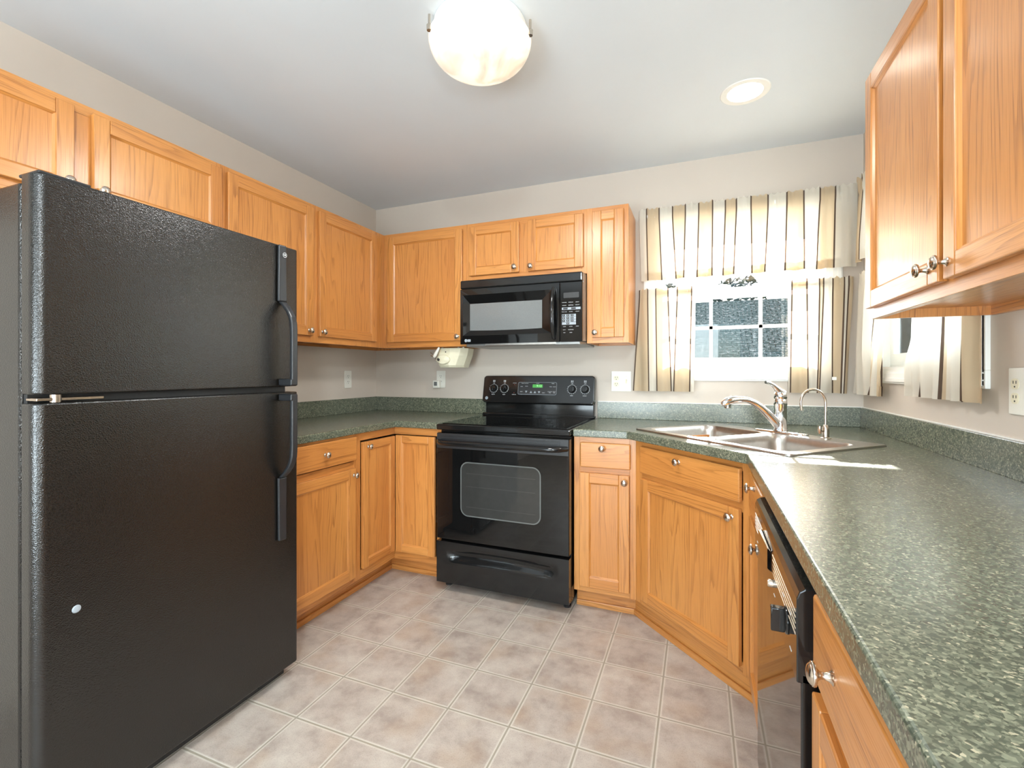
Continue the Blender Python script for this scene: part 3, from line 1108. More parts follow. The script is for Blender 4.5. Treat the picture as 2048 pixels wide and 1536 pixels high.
# storage drawer with a scooped pull
sdw = MB()
zl, zh = .047, .272
nx, nz = 44, 22
Vg, Fg = [], []
for j in range(nz + 1):
    for i in range(nx + 1):
        x = .004 + (RW - .008) * i / nx
        z = zl + (zh - zl) * j / nz
        u_ = (x - .38) / .30
        cz = .195 + .012 * (1 - min(1, u_ * u_))
        dz = (z - cz) / (.030)
        dep = max(0, 1 - u_ ** 8) * max(0, 1 - dz * dz) if abs(u_) < 1 else 0
        if dz > 0:
            dep = dep ** .5 if dep > 0 else 0
        Vg.append((x, -.002 + .020 * dep, z))
for j in range(nz):
    for i in range(nx):
        a = j * (nx + 1) + i
        Fg.append((a, a + 1, a + nx + 2, a + nx + 1))
sdw.add(Vg, Fg, smooth=True)
sdw.box(.004, RW - .004, .019, .044, zl, zh)
n_ = nx + 1
for (A, B) in (((.004, -.002), (.004, .019)), ((RW - .004, -.002), (RW - .004, .019))):
    x = A[0]
    q = [(x, -.002, zl), (x, .019, zl), (x, .019, zh), (x, -.002, zh)]
    if x < .1: q.reverse()
    sdw.add(q, [(0, 1, 2, 3)])
sdw.add([(.004, -.002, zh), (RW - .004, -.002, zh), (RW - .004, .019, zh), (.004, .019, zh)], [(0, 1, 2, 3)])
sdw.add([(.004, -.002, zl), (.004, .019, zl), (RW - .004, .019, zl), (RW - .004, -.002, zl)], [(0, 1, 2, 3)])
obj('storage_drawer', sdw, 'black', rg_, sharp=50)
# backguard: upright plate with the tilted control panel
bgz0, bgz1 = .932, 1.179
bb = MB().box(.012, RW - .012, DY - .050, DY - .004, .88, 1.03)
bgo = obj('backguard', bb, 'black', rg_, bevel=.004)
P = rrect(RW / 2, 0, RW - .004, 1.179 - 0.998, .022, 6)
ang = math.radians(12)
Xp = frame_m((0, DY - .062, 1.0885), (1, 0, 0), (0, math.sin(ang), math.cos(ang)), (0, -math.cos(ang), math.sin(ang)))
cp = MB().prism(P, -.034, .014, X=Xp)
cpo = obj('control_panel', cp, 'black', bgo, bevel=.007, seg=3)
Xs = Xp @ Matrix.Translation((0, 0, .0142))
for i_, (kx, kz) in enumerate(((.080, .004), (.157, .004), (.615, .004), (.698, .004))):
    m = MB().lathe([(.0235, 0), (.0225, .012), (.019, .020), (0, .021)], 28)
    m.box(-.004, .004, -.020, .020, .019, .026)
    for k in range(len(m.v)):
        m.v[k] = tuple(Xs @ Matrix.Translation((kx, kz, 0)) @ Vector(m.v[k]))
    ko = obj('control_knob', m, 'blackglass', cpo, bevel=.001, sharp=50)
    dl_ = MB()
    for k in range(11):
        a = math.radians(-210 + 24 * k)
        Xk = Xs @ Matrix.Translation((kx, kz, .0002)) @ Matrix.Rotation(a, 4, 'Z')
        dl_.add([(.0285, -.0007, 0), (.0325, -.0007, 0), (.0325, .0007, 0), (.0285, .0007, 0)], [(0, 1, 2, 3)], X=Xk)
    ou_ = [(.0285 * math.cos(2 * PI * k / 40), .0285 * math.sin(2 * PI * k / 40)) for k in range(40)]
    in_ = [(.0275 * math.cos(2 * PI * k / 40), .0275 * math.sin(2 * PI * k / 40)) for k in range(40)]
    V, F = fill_with_holes(ou_, [in_], .0002)
    dl_.add(V, F, X=Xs @ Matrix.Translation((kx, kz, 0)))
    dl_.text('OFF', .008, Xs @ Matrix.Translation((kx, kz + .035, .0002)), depth=.0001)
    dl_.text(('FRONT', 'REAR', 'REAR', 'FRONT')[i_], .0075, Xs @ Matrix.Translation((kx, kz - .041, .0002)), depth=.0001)
    for sx in (-.005, .004):
        for sz in (.046, .053):
            dl_.add([(sx - .003, sz - .0022, 0), (sx + .003, sz - .0022, 0), (sx + .003, sz + .0022, 0), (sx - .003, sz + .0022, 0)], [(0, 1, 2, 3)], X=Xs @ Matrix.Translation((kx, kz, .0002)))
    obj('dial_marking', dl_, 'print', ko)
# clock and keypad
kp_o = rrect(.385, .006, .262, .082, .010, 4)
kp_i = rrect(.385, .006, .259, .079, .009, 4)
kp = MB().prism(kp_i, 0, .0006, X=Xs)
kpo = obj('keypad', kp, 'blackmatte', cpo)
V, F = fill_with_holes(kp_o, [kp_i], .0008)
obj('keypad_border', MB().add(V, F, X=Xs), 'greyprint', kpo)
obj('clock_display', MB().prism(rrect(.388, .022, .068, .021, .003, 3), .0007, .0012, X=Xs), 'green_led', kpo)
obj('clock_digits', MB().text('9:13', .020, Xs @ Matrix.Translation((.398, .022, .0014)), depth=.0002), 'green_digit', kpo)
for s_, x_, z_ in (('OVEN CONTROL', .300, .038), ('CLOCK', .388, .038), ('TIMERS', .490, .038), ('BAKE', .279, .018), ('BROIL', .279, -.016),
                   ('CLEAN', .312, .020), ('START', .430, -.022), ('TIMER', .475, .018), ('CLOCK', .500, .018),
                   ('COOKING', .472, -.014), ('TIME', .472, -.021), ('START', .500, -.014), ('TIME', .500, -.021)):
    obj('key_label', MB().text(s_, .0062, Xs @ Matrix.Translation((x_, z_, .0009)), depth=.0001), 'print', kpo)
for cx, cz in ((.312, -.016), (.345, -.018), (.372, -.018), (.400, -.018)):
    up = cx != .400 and cx != .312
    T3 = [(-.008, -.006), (.008, -.006), (0, .008)] if up else [(-.008, .006), (0, -.008), (.008, .006)]
    obj('arrow_key', MB().add([(x, y, .0009) for x, y in T3], [(0, 1, 2)], X=Xs @ Matrix.Translation((cx, cz, 0))), 'greyprint', kpo)
for s_, z_ in (('SURFACE', .040), ('OVEN ON', -.036)):
    obj('key_label', MB().text(s_, .0062, Xs @ Matrix.Translation((.228, z_, .0003)), depth=.0001), 'print', kpo)
for z_ in (.030, -.024):
    rd = MB()
    rd.add([(.226, z_ - .002, .0004), (.230, z_ - .002, .0004), (.230, z_ + .002, .0004), (.226, z_ + .002, .0004)], [(0, 1, 2, 3)], X=Xs)
    obj('indicator_light', rd, 'red_led', kpo)
lgm = MB()
Xl = Xs @ Matrix.Translation((.034, -.062, .0003))
V, F = fill_with_holes([(x * 1.1, y * 1.1) for x, y in ring], [], .0)
lgm.add(V, F, X=Xl)
obj('logo_badge', lgm, 'greyprint', cpo)
obj('logo_script', MB().text('GE', .0105, Xl @ Matrix.Translation((0, 0, .0006)), depth=.0002), 'blackmatte', cpo)

# ------------------------------------------------------------------ over-the-range microwave
MX0, MWD, MZ0, MZ1 = .938, .756, 1.372, 1.758
mw = thing('microwave_oven', 'black over-the-range microwave with grey window, hung above the range', 'microwave', (MX0, -.40, MZ0), 0)
mh = MZ1 - MZ0
b = MB().box(0, MWD, .030, .396, .004, mh)
obj('body', b, 'galv', mw, bevel=.003)
# front: vent strip on top, door, control column
tp = MB().box(0, MWD, -.004, .030, mh - .052, mh)
obj('vent_strip', tp, 'black', mw, bevel=.008, seg=3)
dw = .624
dz0, dz1 = .0, mh - .054
mdoor = MB()
ix0, ix1, iz0, iz1 = .058, .520, .118, .262
# door frame built as a sloping picture frame around the window
O = [(0, dz0), (dw, dz0), (dw, dz1), (0, dz1)]
A = [(.018, .050), (dw - .045, .050), (dw - .045, dz1 - .036), (.018, dz1 - .036)]
I = [(ix0, .082), (.518, .082), (.518, .245), (ix0, .245)]
yo, ya, yi = 0.0, -.002, .016
for k in range(4):
    k2 = (k + 1) % 4
    mdoor.quad((O[k][0], yo, O[k][1]), (O[k2][0], yo, O[k2][1]), (A[k2][0], ya, A[k2][1]), (A[k][0], ya, A[k][1]))
    mdoor.quad((A[k][0], ya, A[k][1]), (A[k2][0], ya, A[k2][1]), (I[k2][0], yi, I[k2][1]), (I[k][0], yi, I[k][1]))
    mdoor.quad((O[k2][0], yo, O[k2][1]), (O[k][0], yo, O[k][1]), (O[k][0], .030, O[k][1]), (O[k2][0], .030, O[k2][1]))
mdoor.quad((I[0][0], yi, I[0][1]), (I[1][0], yi, I[1][1]), (I[2][0], yi, I[2][1]), (I[3][0], yi, I[3][1]))
mdo = obj('door', mdoor, 'blackglass', mw)
wv = []
for k in range(25):
    q = k / 24
    x = ix0 + (.518 - ix0) * q
    wv.append((x, .083 - .004 * math.sin(PI * q)))
for k in range(25):
    q = 1 - k / 24
    x = ix0 + (.518 - ix0) * q
    wv.append((x, .244))
obj('door_window', MB().prism(wv, 0, .001, X=front((0, yi - .0004, 0))), 'mwwin', mdo)
hp = []
for k in range(17):
    q = k / 16
    hp.append((dw - .030 + .012 * math.sin(PI * q) * 0, -.010 - .034 * math.sin(PI * q) ** .7, .020 + (dz1 - .050) * q))
obj('door_handle', MB().tube(hp, [.0095 + .0035 * math.sin(PI * k / 16) for k in range(17)], 16, flat=1.3), 'black', mdo, sharp=60)
cpn = MB().box(dw + .003, MWD, -.002, .030, .0, dz1)
mcp = obj('control_panel', cpn, 'blackglass', mw, bevel=.004)
kx0, kx1 = dw + .016, MWD - .010
bx = MB()
Xk = front((0, -.0023, 0))
rows = [.218, .202, .184, .166, .146, .131, .116, .101, .084, .066, .050]
for r_, z_ in enumerate(rows):
    if r_ in (2, 4, 5, 6, 7):
        bx.add([(kx0, z_ - .0068, 0), (kx1 - (.026 if r_ >= 4 else 0), z_ - .0068, 0), (kx1 - (.026 if r_ >= 4 else 0), z_ + .0068, 0), (kx0, z_ + .0068, 0)], [(0, 1, 2, 3)], X=Xk)
obj('keypad_field', bx, 'greyprint', mcp)
nums = [['1', '2', '3'], ['4', '5', '6'], ['7', '8', '9'], [None, '0', None]]
for r_, row in enumerate(nums):
    for c_, s_ in enumerate(row):
        if not s_:
            continue
        cx = kx0 + .010 + c_ * .024
        z_ = rows[4 + r_]
        dk = MB().add([(cx - .008, z_ - .0055, .0003), (cx + .008, z_ - .0055, .0003), (cx + .008, z_ + .0055, .0003), (cx - .008, z_ + .0055, .0003)], [(0, 1, 2, 3)], X=Xk)
        nk = obj('number_key', dk, 'blackmatte', mcp)
        nk_t = obj('key_digit', MB().text(s_, .010, Xk @ Matrix.Translation((cx, z_, .0006)), depth=.0001), 'print', mcp)
for cx in (kx0 + .020, kx0 + .066):
    dk = MB().add([(cx - .013, rows[2] - .005, .0003), (cx + .013, rows[2] - .005, .0003), (cx + .013, rows[2] + .005, .0003), (cx - .013, rows[2] + .005, .0003)], [(0, 1, 2, 3)], X=Xk)
    obj('function_key', dk, 'blackmatte', mcp)
for s_, c_, z_ in (('POPCORN', 0, 0), ('BEVERAGE', 1, 0), ('REHEAT', 2, 0), ('POTATO', 0, 1), ('VEGETABLE', 1, 1), ('DEFROST', 2, 1),
                   ('TIME COOK', 0, 3), ('POWER', 1, 3), ('EXPRESS', 2, 3), ('CLEAR', 0, 8), ('CLOCK', 1, 8), ('START', 2, 8),
                   ('LIGHT', 0, 9), ('TURNTABLE', 1, 9), ('FAN', 0, 10), ('TIMER', 1, 10)):
    obj('key_label', MB().text(s_, .0056, Xk @ Matrix.Translation((kx0 + .014 + c_ * .037, rows[z_], .0003)), depth=.0001), 'print', mcp)
obj('display', MB().prism(rrect((kx0 + kx1) / 2, .258, .088, .030, .003, 3), 0, .0003, X=Xk), 'blackmatte', mcp)
lgm = MB()
Xl = front((.045, -.0022, .021))
V, F = fill_with_holes([(x - .006, y) for x, y in ring], [], 0)
lgm.add(V, F, X=Xl)
lgm.add([(.004, -.0075, 0), (.026, -.0075, 0), (.026, .0075, 0), (.004, .0075, 0)], [(0, 1, 2, 3)], X=Xl)
obj('logo_badge', lgm, 'greyprint', mdo)
bt = MB()
P = [(.03, .02), (MWD - .02, .02), (MWD + .0, .10), (MWD - .01, .36), (.05, .36), (.02, .10)]
bt.prism([(x, y) for x, y in P], -.016, .003)
bto = obj('underside_pan', bt, 'galv', mw, bevel=.004)
bt = MB().box(.16, .60, .012, .07, -.012, .002)
obj('grease_filter', bt, 'steel', bto, bevel=.002)

# ------------------------------------------------------------------ dishwasher (local x from its far end towards the camera)
DWY = -1.466
dwh = thing('dishwasher', 'black dishwasher with silver-lined control panel under the right counter', 'dishwasher', (2.434, DWY, 0), -PI / 2)
DL = .598
obj('tub_body', MB().box(.003, DL - .003, .035, W - 2.434 - .02, .09, .872), 'blackmatte', dwh)
obj('door_panel', MB().box(0, DL, .006, .034, .115, .716), 'blackglass', dwh, bevel=.003)
pm = MB()
# control panel: face slopes in toward the top
prof = [(.0, .700), (.0, .835), (.004, .846), (.012, .852), (.034, .856), (.034, .700)]
Vp = [(0, y, z) for y, z in prof] + [(DL, y, z) for y, z in prof]
n = len(prof)
Fp = [tuple(range(n)), tuple(range(2 * n - 1, n - 1, -1))] + [(i, n + i, n + (i + 1) % n, (i + 1) % n) for i in range(n)]
Fp = [tuple(reversed(f_)) for f_ in Fp]
pm.add(Vp, Fp)
po = obj('control_panel', pm, 'black', dwh, bevel=.002)
for k in range(5):
    z_ = .808 - k * .0092
    for xa, xb in ((.004, .155), (.330, .586)):
        obj('silver_line', MB().box(xa, xb, -.0008, .001, z_, z_ + .0020, 'x'), 'nickel', po)
lt = MB()
lt.prism([(.165, -.010), (.30, -.006), (.32, 0), (.165, .0)], .765, .812)
obj('latch_handle', lt, 'darkchrome', po, bevel=.003)
dk = MB().lathe([(.024, -.001), (.024, .003), (.018, .006)], 28, X=front((.505, 0, .756)))
dk.box(.497, .513, -.026, -.004, .735, .777)
obj('dial_knob', dk, 'black', po, bevel=.002, sharp=50)
dk = MB().lathe([(.008, -.001), (.008, .008), (.006, .011), (0, .0115)], 20, X=front((.34, 0, .752)))
obj('button', dk, 'nickel', po)
ds = MB()
for k, (x_, z_) in enumerate(((.47, .785), (.54, .785), (.465, .725), (.545, .725), (.36, .735), (.06, .745))):
    ds.box(x_ - .008, x_ + .008, -.0006, .0005, z_, z_ + .002)
obj('panel_marking', ds, 'print', po)
obj('toe_panel', MB().box(.01, DL - .01, .075, .09, .004, .112), 'blackmatte', dwh)

# ------------------------------------------------------------------ curtains


def curtain(name, label, cat, group, X, knots, zt, zpt, zpb, zb, base=.030, amp=.010, seed=0, hem=.045, lw=.0072):
    """X: local frame (x along the wall, y = out into the room). knots: list of (x_top, x_bot, kind) with kind
    the cloth to the right of the knot ('c','t'); every knot carries a brown stripe if its flag is set."""
    rnd = random.Random(seed)
    cols = []          # (x_top, x_bot, arc, kind)
    arc = 0.0
    for i in range(len(knots) - 1):
        xt0, xb0, kd, line = knots[i]
        xt1, xb1 = knots[i + 1][0], knots[i + 1][1]
        w_ = abs(xb1 - xb0) + abs(xt1 - xt0)
        ns = max(4, int(w_ / 2 / .006))
        if line:
            cols.append((xt0 - lw / 2, xb0 - lw / 2, 'b'))
            cols.append((xt0 + lw / 2, xb0 + lw / 2, kd))
        else:
            cols.append((xt0, xb0, kd))
        for k in range(1, ns):
            q = k / ns
            cols.append((xt0 + (xt1 - xt0) * q, xb0 + (xb1 - xb0) * q, kd))
    xe = knots[-1]
    if xe[3]:
        cols.append((xe[0] - lw, xe[1] - lw, 'b'))
    cols.append((xe[0], xe[1], xe[2]))
    zs = [zt, zt - (zt - zpt) * .5, zpt, (zpt + zpb) / 2, zpb]
    nr = 14
    for k in range(1, nr + 1):
        zs.append(zpb + (zb - zpb) * k / nr)
    zs.insert(-1, zb + hem)
    zs = sorted(set(zs), reverse=True)
    ph = rnd.uniform(0, 10)
    hz = [rnd.uniform(-.004, .004) for _ in range(400)]

    def disp(i, x, z):
        lo = mnoise.noise(Vector((x * 15 + ph, z * 1.1, 0)))
        mid = math.sin(x * 2 * PI / .088 + ph + 2.2 * lo)
        hi = mnoise.noise(Vector((x * 70 + ph, z * 9, 3)))
        if z >= zpb:
            return base + .004 + .011 * hi + (.004 * mnoise.noise(Vector((x * 120, z * 30, 1))) if z > zpt else 0)
        q = (zpb - z) / (zpb - zb)
        return base + .004 + (.007 * hi) * max(0, 1 - q * 4) + (amp * (mid * .8 + lo * .9)) * min(1, .25 + q * 1.1) + .004 * lo * q
    V, F, Mi = [], [], []
    nc = len(cols)
    for z in zs:
        tq = max(0, min(1, (zpb - z) / (zpb - zb)))
        for i, (xt, xb, kd) in enumerate(cols):
            x = xt + (xb - xt) * tq
            zz = z
            if z == zs[0]:
                zz += .012 * mnoise.noise(Vector((x * 45 + ph, 0, 9))) + .005 * math.sin(x * 230)
            if z == zs[-1]:
                zz += .006 * mnoise.noise(Vector((x * 9 + ph, 0, 4)))
            V.append(X @ Vector((x, -disp(i, x, z), zz)))
    slot = {'c': 0, 't': 1, 'b': 2}
    for j in range(len(zs) - 1):
        for i in range(nc - 1):
            F.append((j * nc + i, j * nc + i + 1, (j + 1) * nc + i + 1, (j + 1) * nc + i))
            Mi.append(slot[cols[i][2]])
    mb_ = MB()
    mb_.add(V, F, smooth=True)
    mb_.m = Mi
    # second layer of cloth: rod pocket and hem
    for (za, zb2, off) in ((zt, zpb, -.016), (zb + hem, zb + .001, -.0022)):
        rows_ = [z for z in zs if zb2 - .002 <= z <= za + 1e-6]
        base_i = len(mb_.v)
        V2, F2, M2 = [], [], []
        for z in rows_:
            tq = max(0, min(1, (zpb - z) / (zpb - zb)))
            for i, (xt, xb, kd) in enumerate(cols):
                x = xt + (xb - xt) * tq
                V2.append(X @ Vector((x, -disp(i, x, z) - off, z)))
        for j in range(len(rows_) - 1):
            for i in range(nc - 1):
                F2.append((j * nc + i, (j + 1) * nc + i, (j + 1) * nc + i + 1, j * nc + i + 1))
                M2.append(slot[cols[i][2]])
        mb_.add(V2, F2, smooth=True)
        mb_.m[-len(F2):] = M2
    o = obj(name, mb_, ['cream', 'tan', 'brown'], None, sharp=80)
    tag(o, label, cat, group)
    return o


XB_ = Matrix.Identity(4)
XR_ = frame_m((W, 0, 0), (0, -1, 0), (1, 0, 0), (0, 0, 1))     # local x = distance from the back wall along the right wall


def K(vals):
    return vals


xs_t = [1.958, 1.999, 2.071, 2.146, 2.216, 2.288, 2.361, 2.427, 2.483, 2.556, 2.639, 2.728, 2.807, 2.881, 2.949, 3.045]
xs_b = [1.968, 2.008, 2.085, 2.165, 2.207, 2.279, 2.358, 2.415, 2.468, 2.560, 2.622, 2.718, 2.806, 2.868, 2.942, 3.043]
kn_ = [(xs_t[0], xs_b[0], 'c', 0)]
for i in range(1, 15):
    kn_.append((xs_t[i], xs_b[i], 't' if i % 2 == 1 else 'c', 1))
kn_.append((xs_t[15], xs_b[15], 'c', 0))
curtain('curtain_valance', 'striped cream and tan valance across the top of the back window', 'curtain', 'striped kitchen curtains', XB_, kn_, 2.172, 2.150, 2.108, 1.747, base=.045, amp=.013, seed=1)
kn_ = [(1.958, 1.922, 't', 1), (2.005, 2.012, 'c', 1), (2.051, 2.058, 't', 1), (2.120, 2.138, 'c', 1), (2.172, 2.152, 't', 1), (2.250, 2.239, 'c', 1), (2.272, 2.262, 'c', 0)]
curtain('cafe_curtain', 'striped lower curtain on the left half of the back window, beside the narrow wall cabinet', 'curtain', 'striped kitchen curtains', XB_, kn_, 1.697, 1.684, 1.655, 1.090, base=.036, amp=.017, seed=2)
kn_ = [(2.733, 2.737, 'c', 0), (2.754, 2.747, 't', 1), (2.823, 2.828, 'c', 1), (2.880, 2.868, 't', 1), (2.899, 2.876, 'c', 1), (2.940, 2.942, 't', 1), (2.990, 2.975, 'c', 1), (3.010, 2.984, 't', 1), (3.030, 3.000, 'c', 0)]
curtain('cafe_curtain', 'striped lower curtain on the right half of the back window, in the room corner', 'curtain', 'striped kitchen curtains', XB_, kn_, 1.697, 1.684, 1.655, 1.092, base=.036, amp=.017, seed=3)
kn_ = [(.100, .085, 't', 0), (.175, .160, 'c', 1), (.262, .250, 't', 1), (.330, .320, 'c', 1), (.425, .420, 't', 1), (.500, .495, 'c', 1), (.600, .600, 't', 1), (.680, .680, 'c', 1), (.780, .78, 't', 1), (.860, .86, 'c', 1), (.960, .96, 't', 1), (1.040, 1.04, 'c', 1), (1.135, 1.135, 'c', 0)]
curtain('curtain_valance', 'striped valance of the side window, partly hidden by the right wall cabinet', 'curtain', 'striped kitchen curtains', XR_, kn_, 2.172, 2.150, 2.108, 1.757, base=.045, amp=.013, seed=4)
kn_ = [(.090, .030, 'c', 0), (.140, .110, 'c', 0), (.352, .225, 't', 1), (.366, .275, 'c', 0), (.395, .345, 't', 1), (.430, .385, 't', 0)]
curtain('cafe_curtain', 'cream lower curtain on the near-corner half of the side window', 'curtain', 'striped kitchen curtains', XR_, kn_, 1.697, 1.684, 1.655, 1.092, base=.038, amp=.017, seed=5, lw=.010)
kn_ = [(.765, .640, 'c', 0), (.843, .775, 't', 1), (.870, .800, 'c', 0), (.965, .940, 't', 1), (.985, .960, 'c', 0), (1.085, 1.095, 't', 1), (1.160, 1.188, 't', 0)]
curtain('cafe_curtain', 'striped lower curtain on the side window under the right wall cabinet', 'curtain', 'striped kitchen curtains', XR_, kn_, 1.697, 1.684, 1.655, 1.110, base=.036, amp=.012, seed=11, lw=.012)


def rod(label, X, x0, x1, z, off):
    m_ = MB()
    m_.box(x0, x1, -off - .004, -off + .001, z - .010, z + .010, 'x')
    for x in (x0, x1):
        m_.box(x - .002, x + .002, -off, -.0, z - .010, z + .010)
    m_.v = [tuple(X @ Vector(p)) for p in m_.v]
    return tag(obj('curtain_rod', m_, 'white', None, bevel=.001), label, 'curtain rod', 'white curtain rods')


rod('white rod holding the lower curtains across the back window', XB_, 1.972, 3.012, 1.669, .030)
rod('white rod inside the valance at the top of the back window', XB_, 1.975, 3.030, 2.128, .040)
rod('white rod holding the lower curtains of the side window', XR_, .115, 1.150, 1.669, .030)
rod('white rod inside the valance of the side window', XR_, .115, 1.130, 2.128, .040)


# ------------------------------------------------------------------ outlets and small things
def outlet(label, X, w=.070, h=.122, gang=1, toggle=False, decora=False, name='wall_outlet'):
    r_ = bpy.data.objects.new(name, None)
    r_.empty_display_size = .03
    r_.matrix_world = X
    COL.objects.link(r_)
    tag(r_, label, 'outlet', 'white wall outlets')
    p = MB().prism(rrect(0, 0, w, h, .004, 3), 0, .005, X=front((0, -.0004, 0)))
    obj('cover_plate', p, 'plate', r_, bevel=.0015)
    cx = -w / 4 if gang == 2 else 0
    for k, cz in enumerate((.0195, -.0195)):
        pts_ = [(x, z) for x, z in rrect(0, 0, .034, .029, .012, 5)]
        f_ = MB().prism(pts_, .0045, .0068, X=front((cx, 0, cz)))
        fo = obj('receptacle', f_, 'ivory' if gang == 2 else 'plate', r_)
        s_ = MB()
        for dx in (-.0062, .0062):
            s_.box(cx + dx - .0011, cx + dx + .0011, -.0074, -.0066, cz + .0005, cz + .0085)
        s_.lathe([(.0024, 0), (.0024, .0006), (0, .0006)], 12, X=front((cx, -.0068, cz - .0075)))
        obj('slot', s_, 'slot', fo)
    if toggle:
        t_ = MB()
        cx2 = w / 4
        t_.box(cx2 - .0055, cx2 + .0055, -.0065, -.004, -.013, .013)
        t_.box(cx2 - .0035, cx2 + .0035, -.016, -.006, .001, .010)
        for cz in (.030, -.030):
            t_.lathe([(.0026, 0), (.0022, .0012), (0, .0013)], 12, X=front((cx2, -.0054, cz)))
        obj('toggle_switch', t_, 'ivory', r_)
    return r_


outlet('single outlet plate on the left wall above the counter', frame_m((0, -.312, 1.152), (0, 1, 0), (-1, 0, 0), (0, 0, 1)))
outlet('outlet plate on the back wall under the can opener, with a small device plugged in', frame_m((.570, 0, 1.152), (1, 0, 0), (0, 1, 0), (0, 0, 1)))
outlet('double plate with outlet and switch, between range and curtain', frame_m((1.8445, 0, 1.146), (1, 0, 0), (0, 1, 0), (0, 0, 1)), w=.120, h=.124, gang=2, toggle=True, name='outlet_and_switch')
outlet('outlet plate on the right wall at the picture edge', frame_m((W, -1.296, 1.150), (0, -1, 0), (1, 0, 0), (0, 0, 1)), w=.120, h=.126, gang=2)
pg = thing('plug_in_monitor', 'small white plug-in device with grey display in the back wall outlet', 'plug-in device', (.548, -.0072, 1.118), 0)
obj('case', MB().box(-.026, .026, -.030, -.0003, -.028, .026), 'plate', pg, bevel=.004)
obj('display', MB().box(-.016, .010, -.0312, -.0298, -.012, .016), 'greyplastic', pg, bevel=.001)

# electric can opener hung under the corner of the wall cabinets
co_ = thing('can_opener', 'ivory electric can opener mounted under the wall cabinet left of the microwave', 'can opener', (.66, -.255, ZB - .006), 0)
b = MB()
La = []
for z, x0, x1, y0, y1 in ((0, .020, .235, 0, .13), (-.05, .026, .225, -.002, .13), (-.112, .036, .200, .0, .13), (-.128, .040, .195, .012, .13)):
    La.append([(x0, y1, z), (x0, y0 + .010, z), (x0 + .02, y0 + .001, z), ((x0 + x1) / 2, y0 - .008, z), (x1 - .035, y0 + .001, z), (x1, y0 + .05, z), (x1, y1, z)])
b.loft(La, smooth=False, cap1=True, cap0=True)
obj('housing', b, 'ivory', co_, bevel=.003)
m = MB().lathe([(.050, 0), (.050, .012), (.046, .016), (0, .018)], 30)
m.v = [tuple(frame_m((.082, -.004, -.075), (1, 0, 0), (0, 0, .62), (0, -1, 0)) @ Vector(p)) for p in m.v]
obj('cutting_head', m, 'ivory', co_, sharp=50)
m = MB().lathe([(.009, 0), (.009, .004), (.004, .005)], 16, X=front((.052, -.022, -.076)))
m.lathe([(.004, 0), (.004, .004), (0, .004)], 12, X=front((.096, -.004, -.026)))
obj('drive_wheel', m, 'slot', co_)
m = MB().tube([(.062, -.030, .004), (.050, -.034, -.020), (.036, -.036, -.046), (.026, -.034, -.058)], [.006, .010, .012, .009], 12)
obj('lever', m, 'plate', co_, sharp=60)
m = MB().tube([(.030, -.034, -.054), (-.004, -.030, -.030)], .003, 8)
m.tube([(.030, -.030, -.060), (-.004, -.026, -.050)], .0025, 8)
m.tube([(.030, -.026, -.058), (.026, -.020, -.085), (.05, -.02, -.062)], .0022, 8)
obj('magnet_arm', m, 'nickel', co_, sharp=60)
m = MB()
for x_ in (.050, .17, .205):
    m.box(x_, x_ + .010, .02, .03, -.001, .0055)
obj('mounting_tab', m, 'plate', co_)

# ------------------------------------------------------------------ ceiling lights
LC = Vector((1.557, -1.413, H))
cl = thing('ceiling_light', 'round alabaster glass ceiling light with metal clips, lit', 'light fixture', LC, 0)
pan = MB().lathe([(0, -.001), (.165, -.001), (.168, -.012), (.160, -.030), (0, -.032)], 48)
obj('mounting_pan', pan, 'white', cl, sharp=40)
bw = []
Rr = .184
for k in range(15):
    q = k / 14
    bw.append((Rr * math.cos(q * PI / 2) ** .62 if k < 14 else 0, -.052 - .098 * math.sin(q * PI / 2) ** 1.15))
pr_ = [(Rr - .004, -.050)] + bw
obj('glass_bowl', MB().lathe(pr_, 64, cap=False), 'alabaster', cl, sharp=60)
ax = Vector((.308, .148, 0)).normalized()
for s_, an in ((1, 0.0), (-1, 0.0)):
    dv = ax * s_ if s_ else Vector((ax.y, -ax.x, 0)) * 1
    base_ = dv * (Rr - .004) + Vector((0, 0, -.050))
    if s_:
        base_ = (dv * (Rr * .94) + Vector((.029, -.058, 0)))
        base_ = base_.normalized() * (Rr + .002) + Vector((0, 0, -.056))
    cm = MB().tube([base_ + Vector((0, 0, .045)), base_ + Vector((0, 0, -.004))], .0045, 10)
    cm.lathe([(.0085, -.010), (.0095, -.004), (.0095, .008), (.006, .012)], 14, X=Matrix.Translation(base_))
    obj('clip', cm, 'nickel', cl, sharp=50)
pt = bpy.data.lights.new('ceiling_light_bulbs', 'AREA')
pt.shape = 'DISK'
pt.size = .30
pt.energy = 18
pt.color = (.97, .97, .95)
po_ = bpy.data.objects.new('ceiling_light_bulbs', pt)
po_.location = (LC.x, LC.y, H - .165)
COL.objects.link(po_)

RC = Vector((2.478, -.632, H))
rc = thing('recessed_light', 'round recessed ceiling downlight near the window, lit', 'light fixture', RC, 0)
m = MB().lathe([(.074, -.004), (.098, -.004), (.102, -.0005), (.070, -.0004)], 48, cap=False)
m.lathe([(.074, -.004), (.066, .0)], 48, cap=False)
obj('trim_ring', m, 'white', rc, sharp=40)
m = MB().lathe([(.0, -.0012), (.040, -.0018), (.072, -.0030)], 48, cap=False)
obj('lamp_face', m, 'bulb', rc)
sp_ = bpy.data.lights.new('recessed_light_beam', 'SPOT')
sp_.energy = 8
sp_.color = (1, .95, .88)
sp_.spot_size = math.radians(120)
sp_.spot_blend = .8
sp_.shadow_soft_size = .06
so_ = bpy.data.objects.new('recessed_light_beam', sp_)
so_.location = (RC.x, RC.y, H - .02)
COL.objects.link(so_)

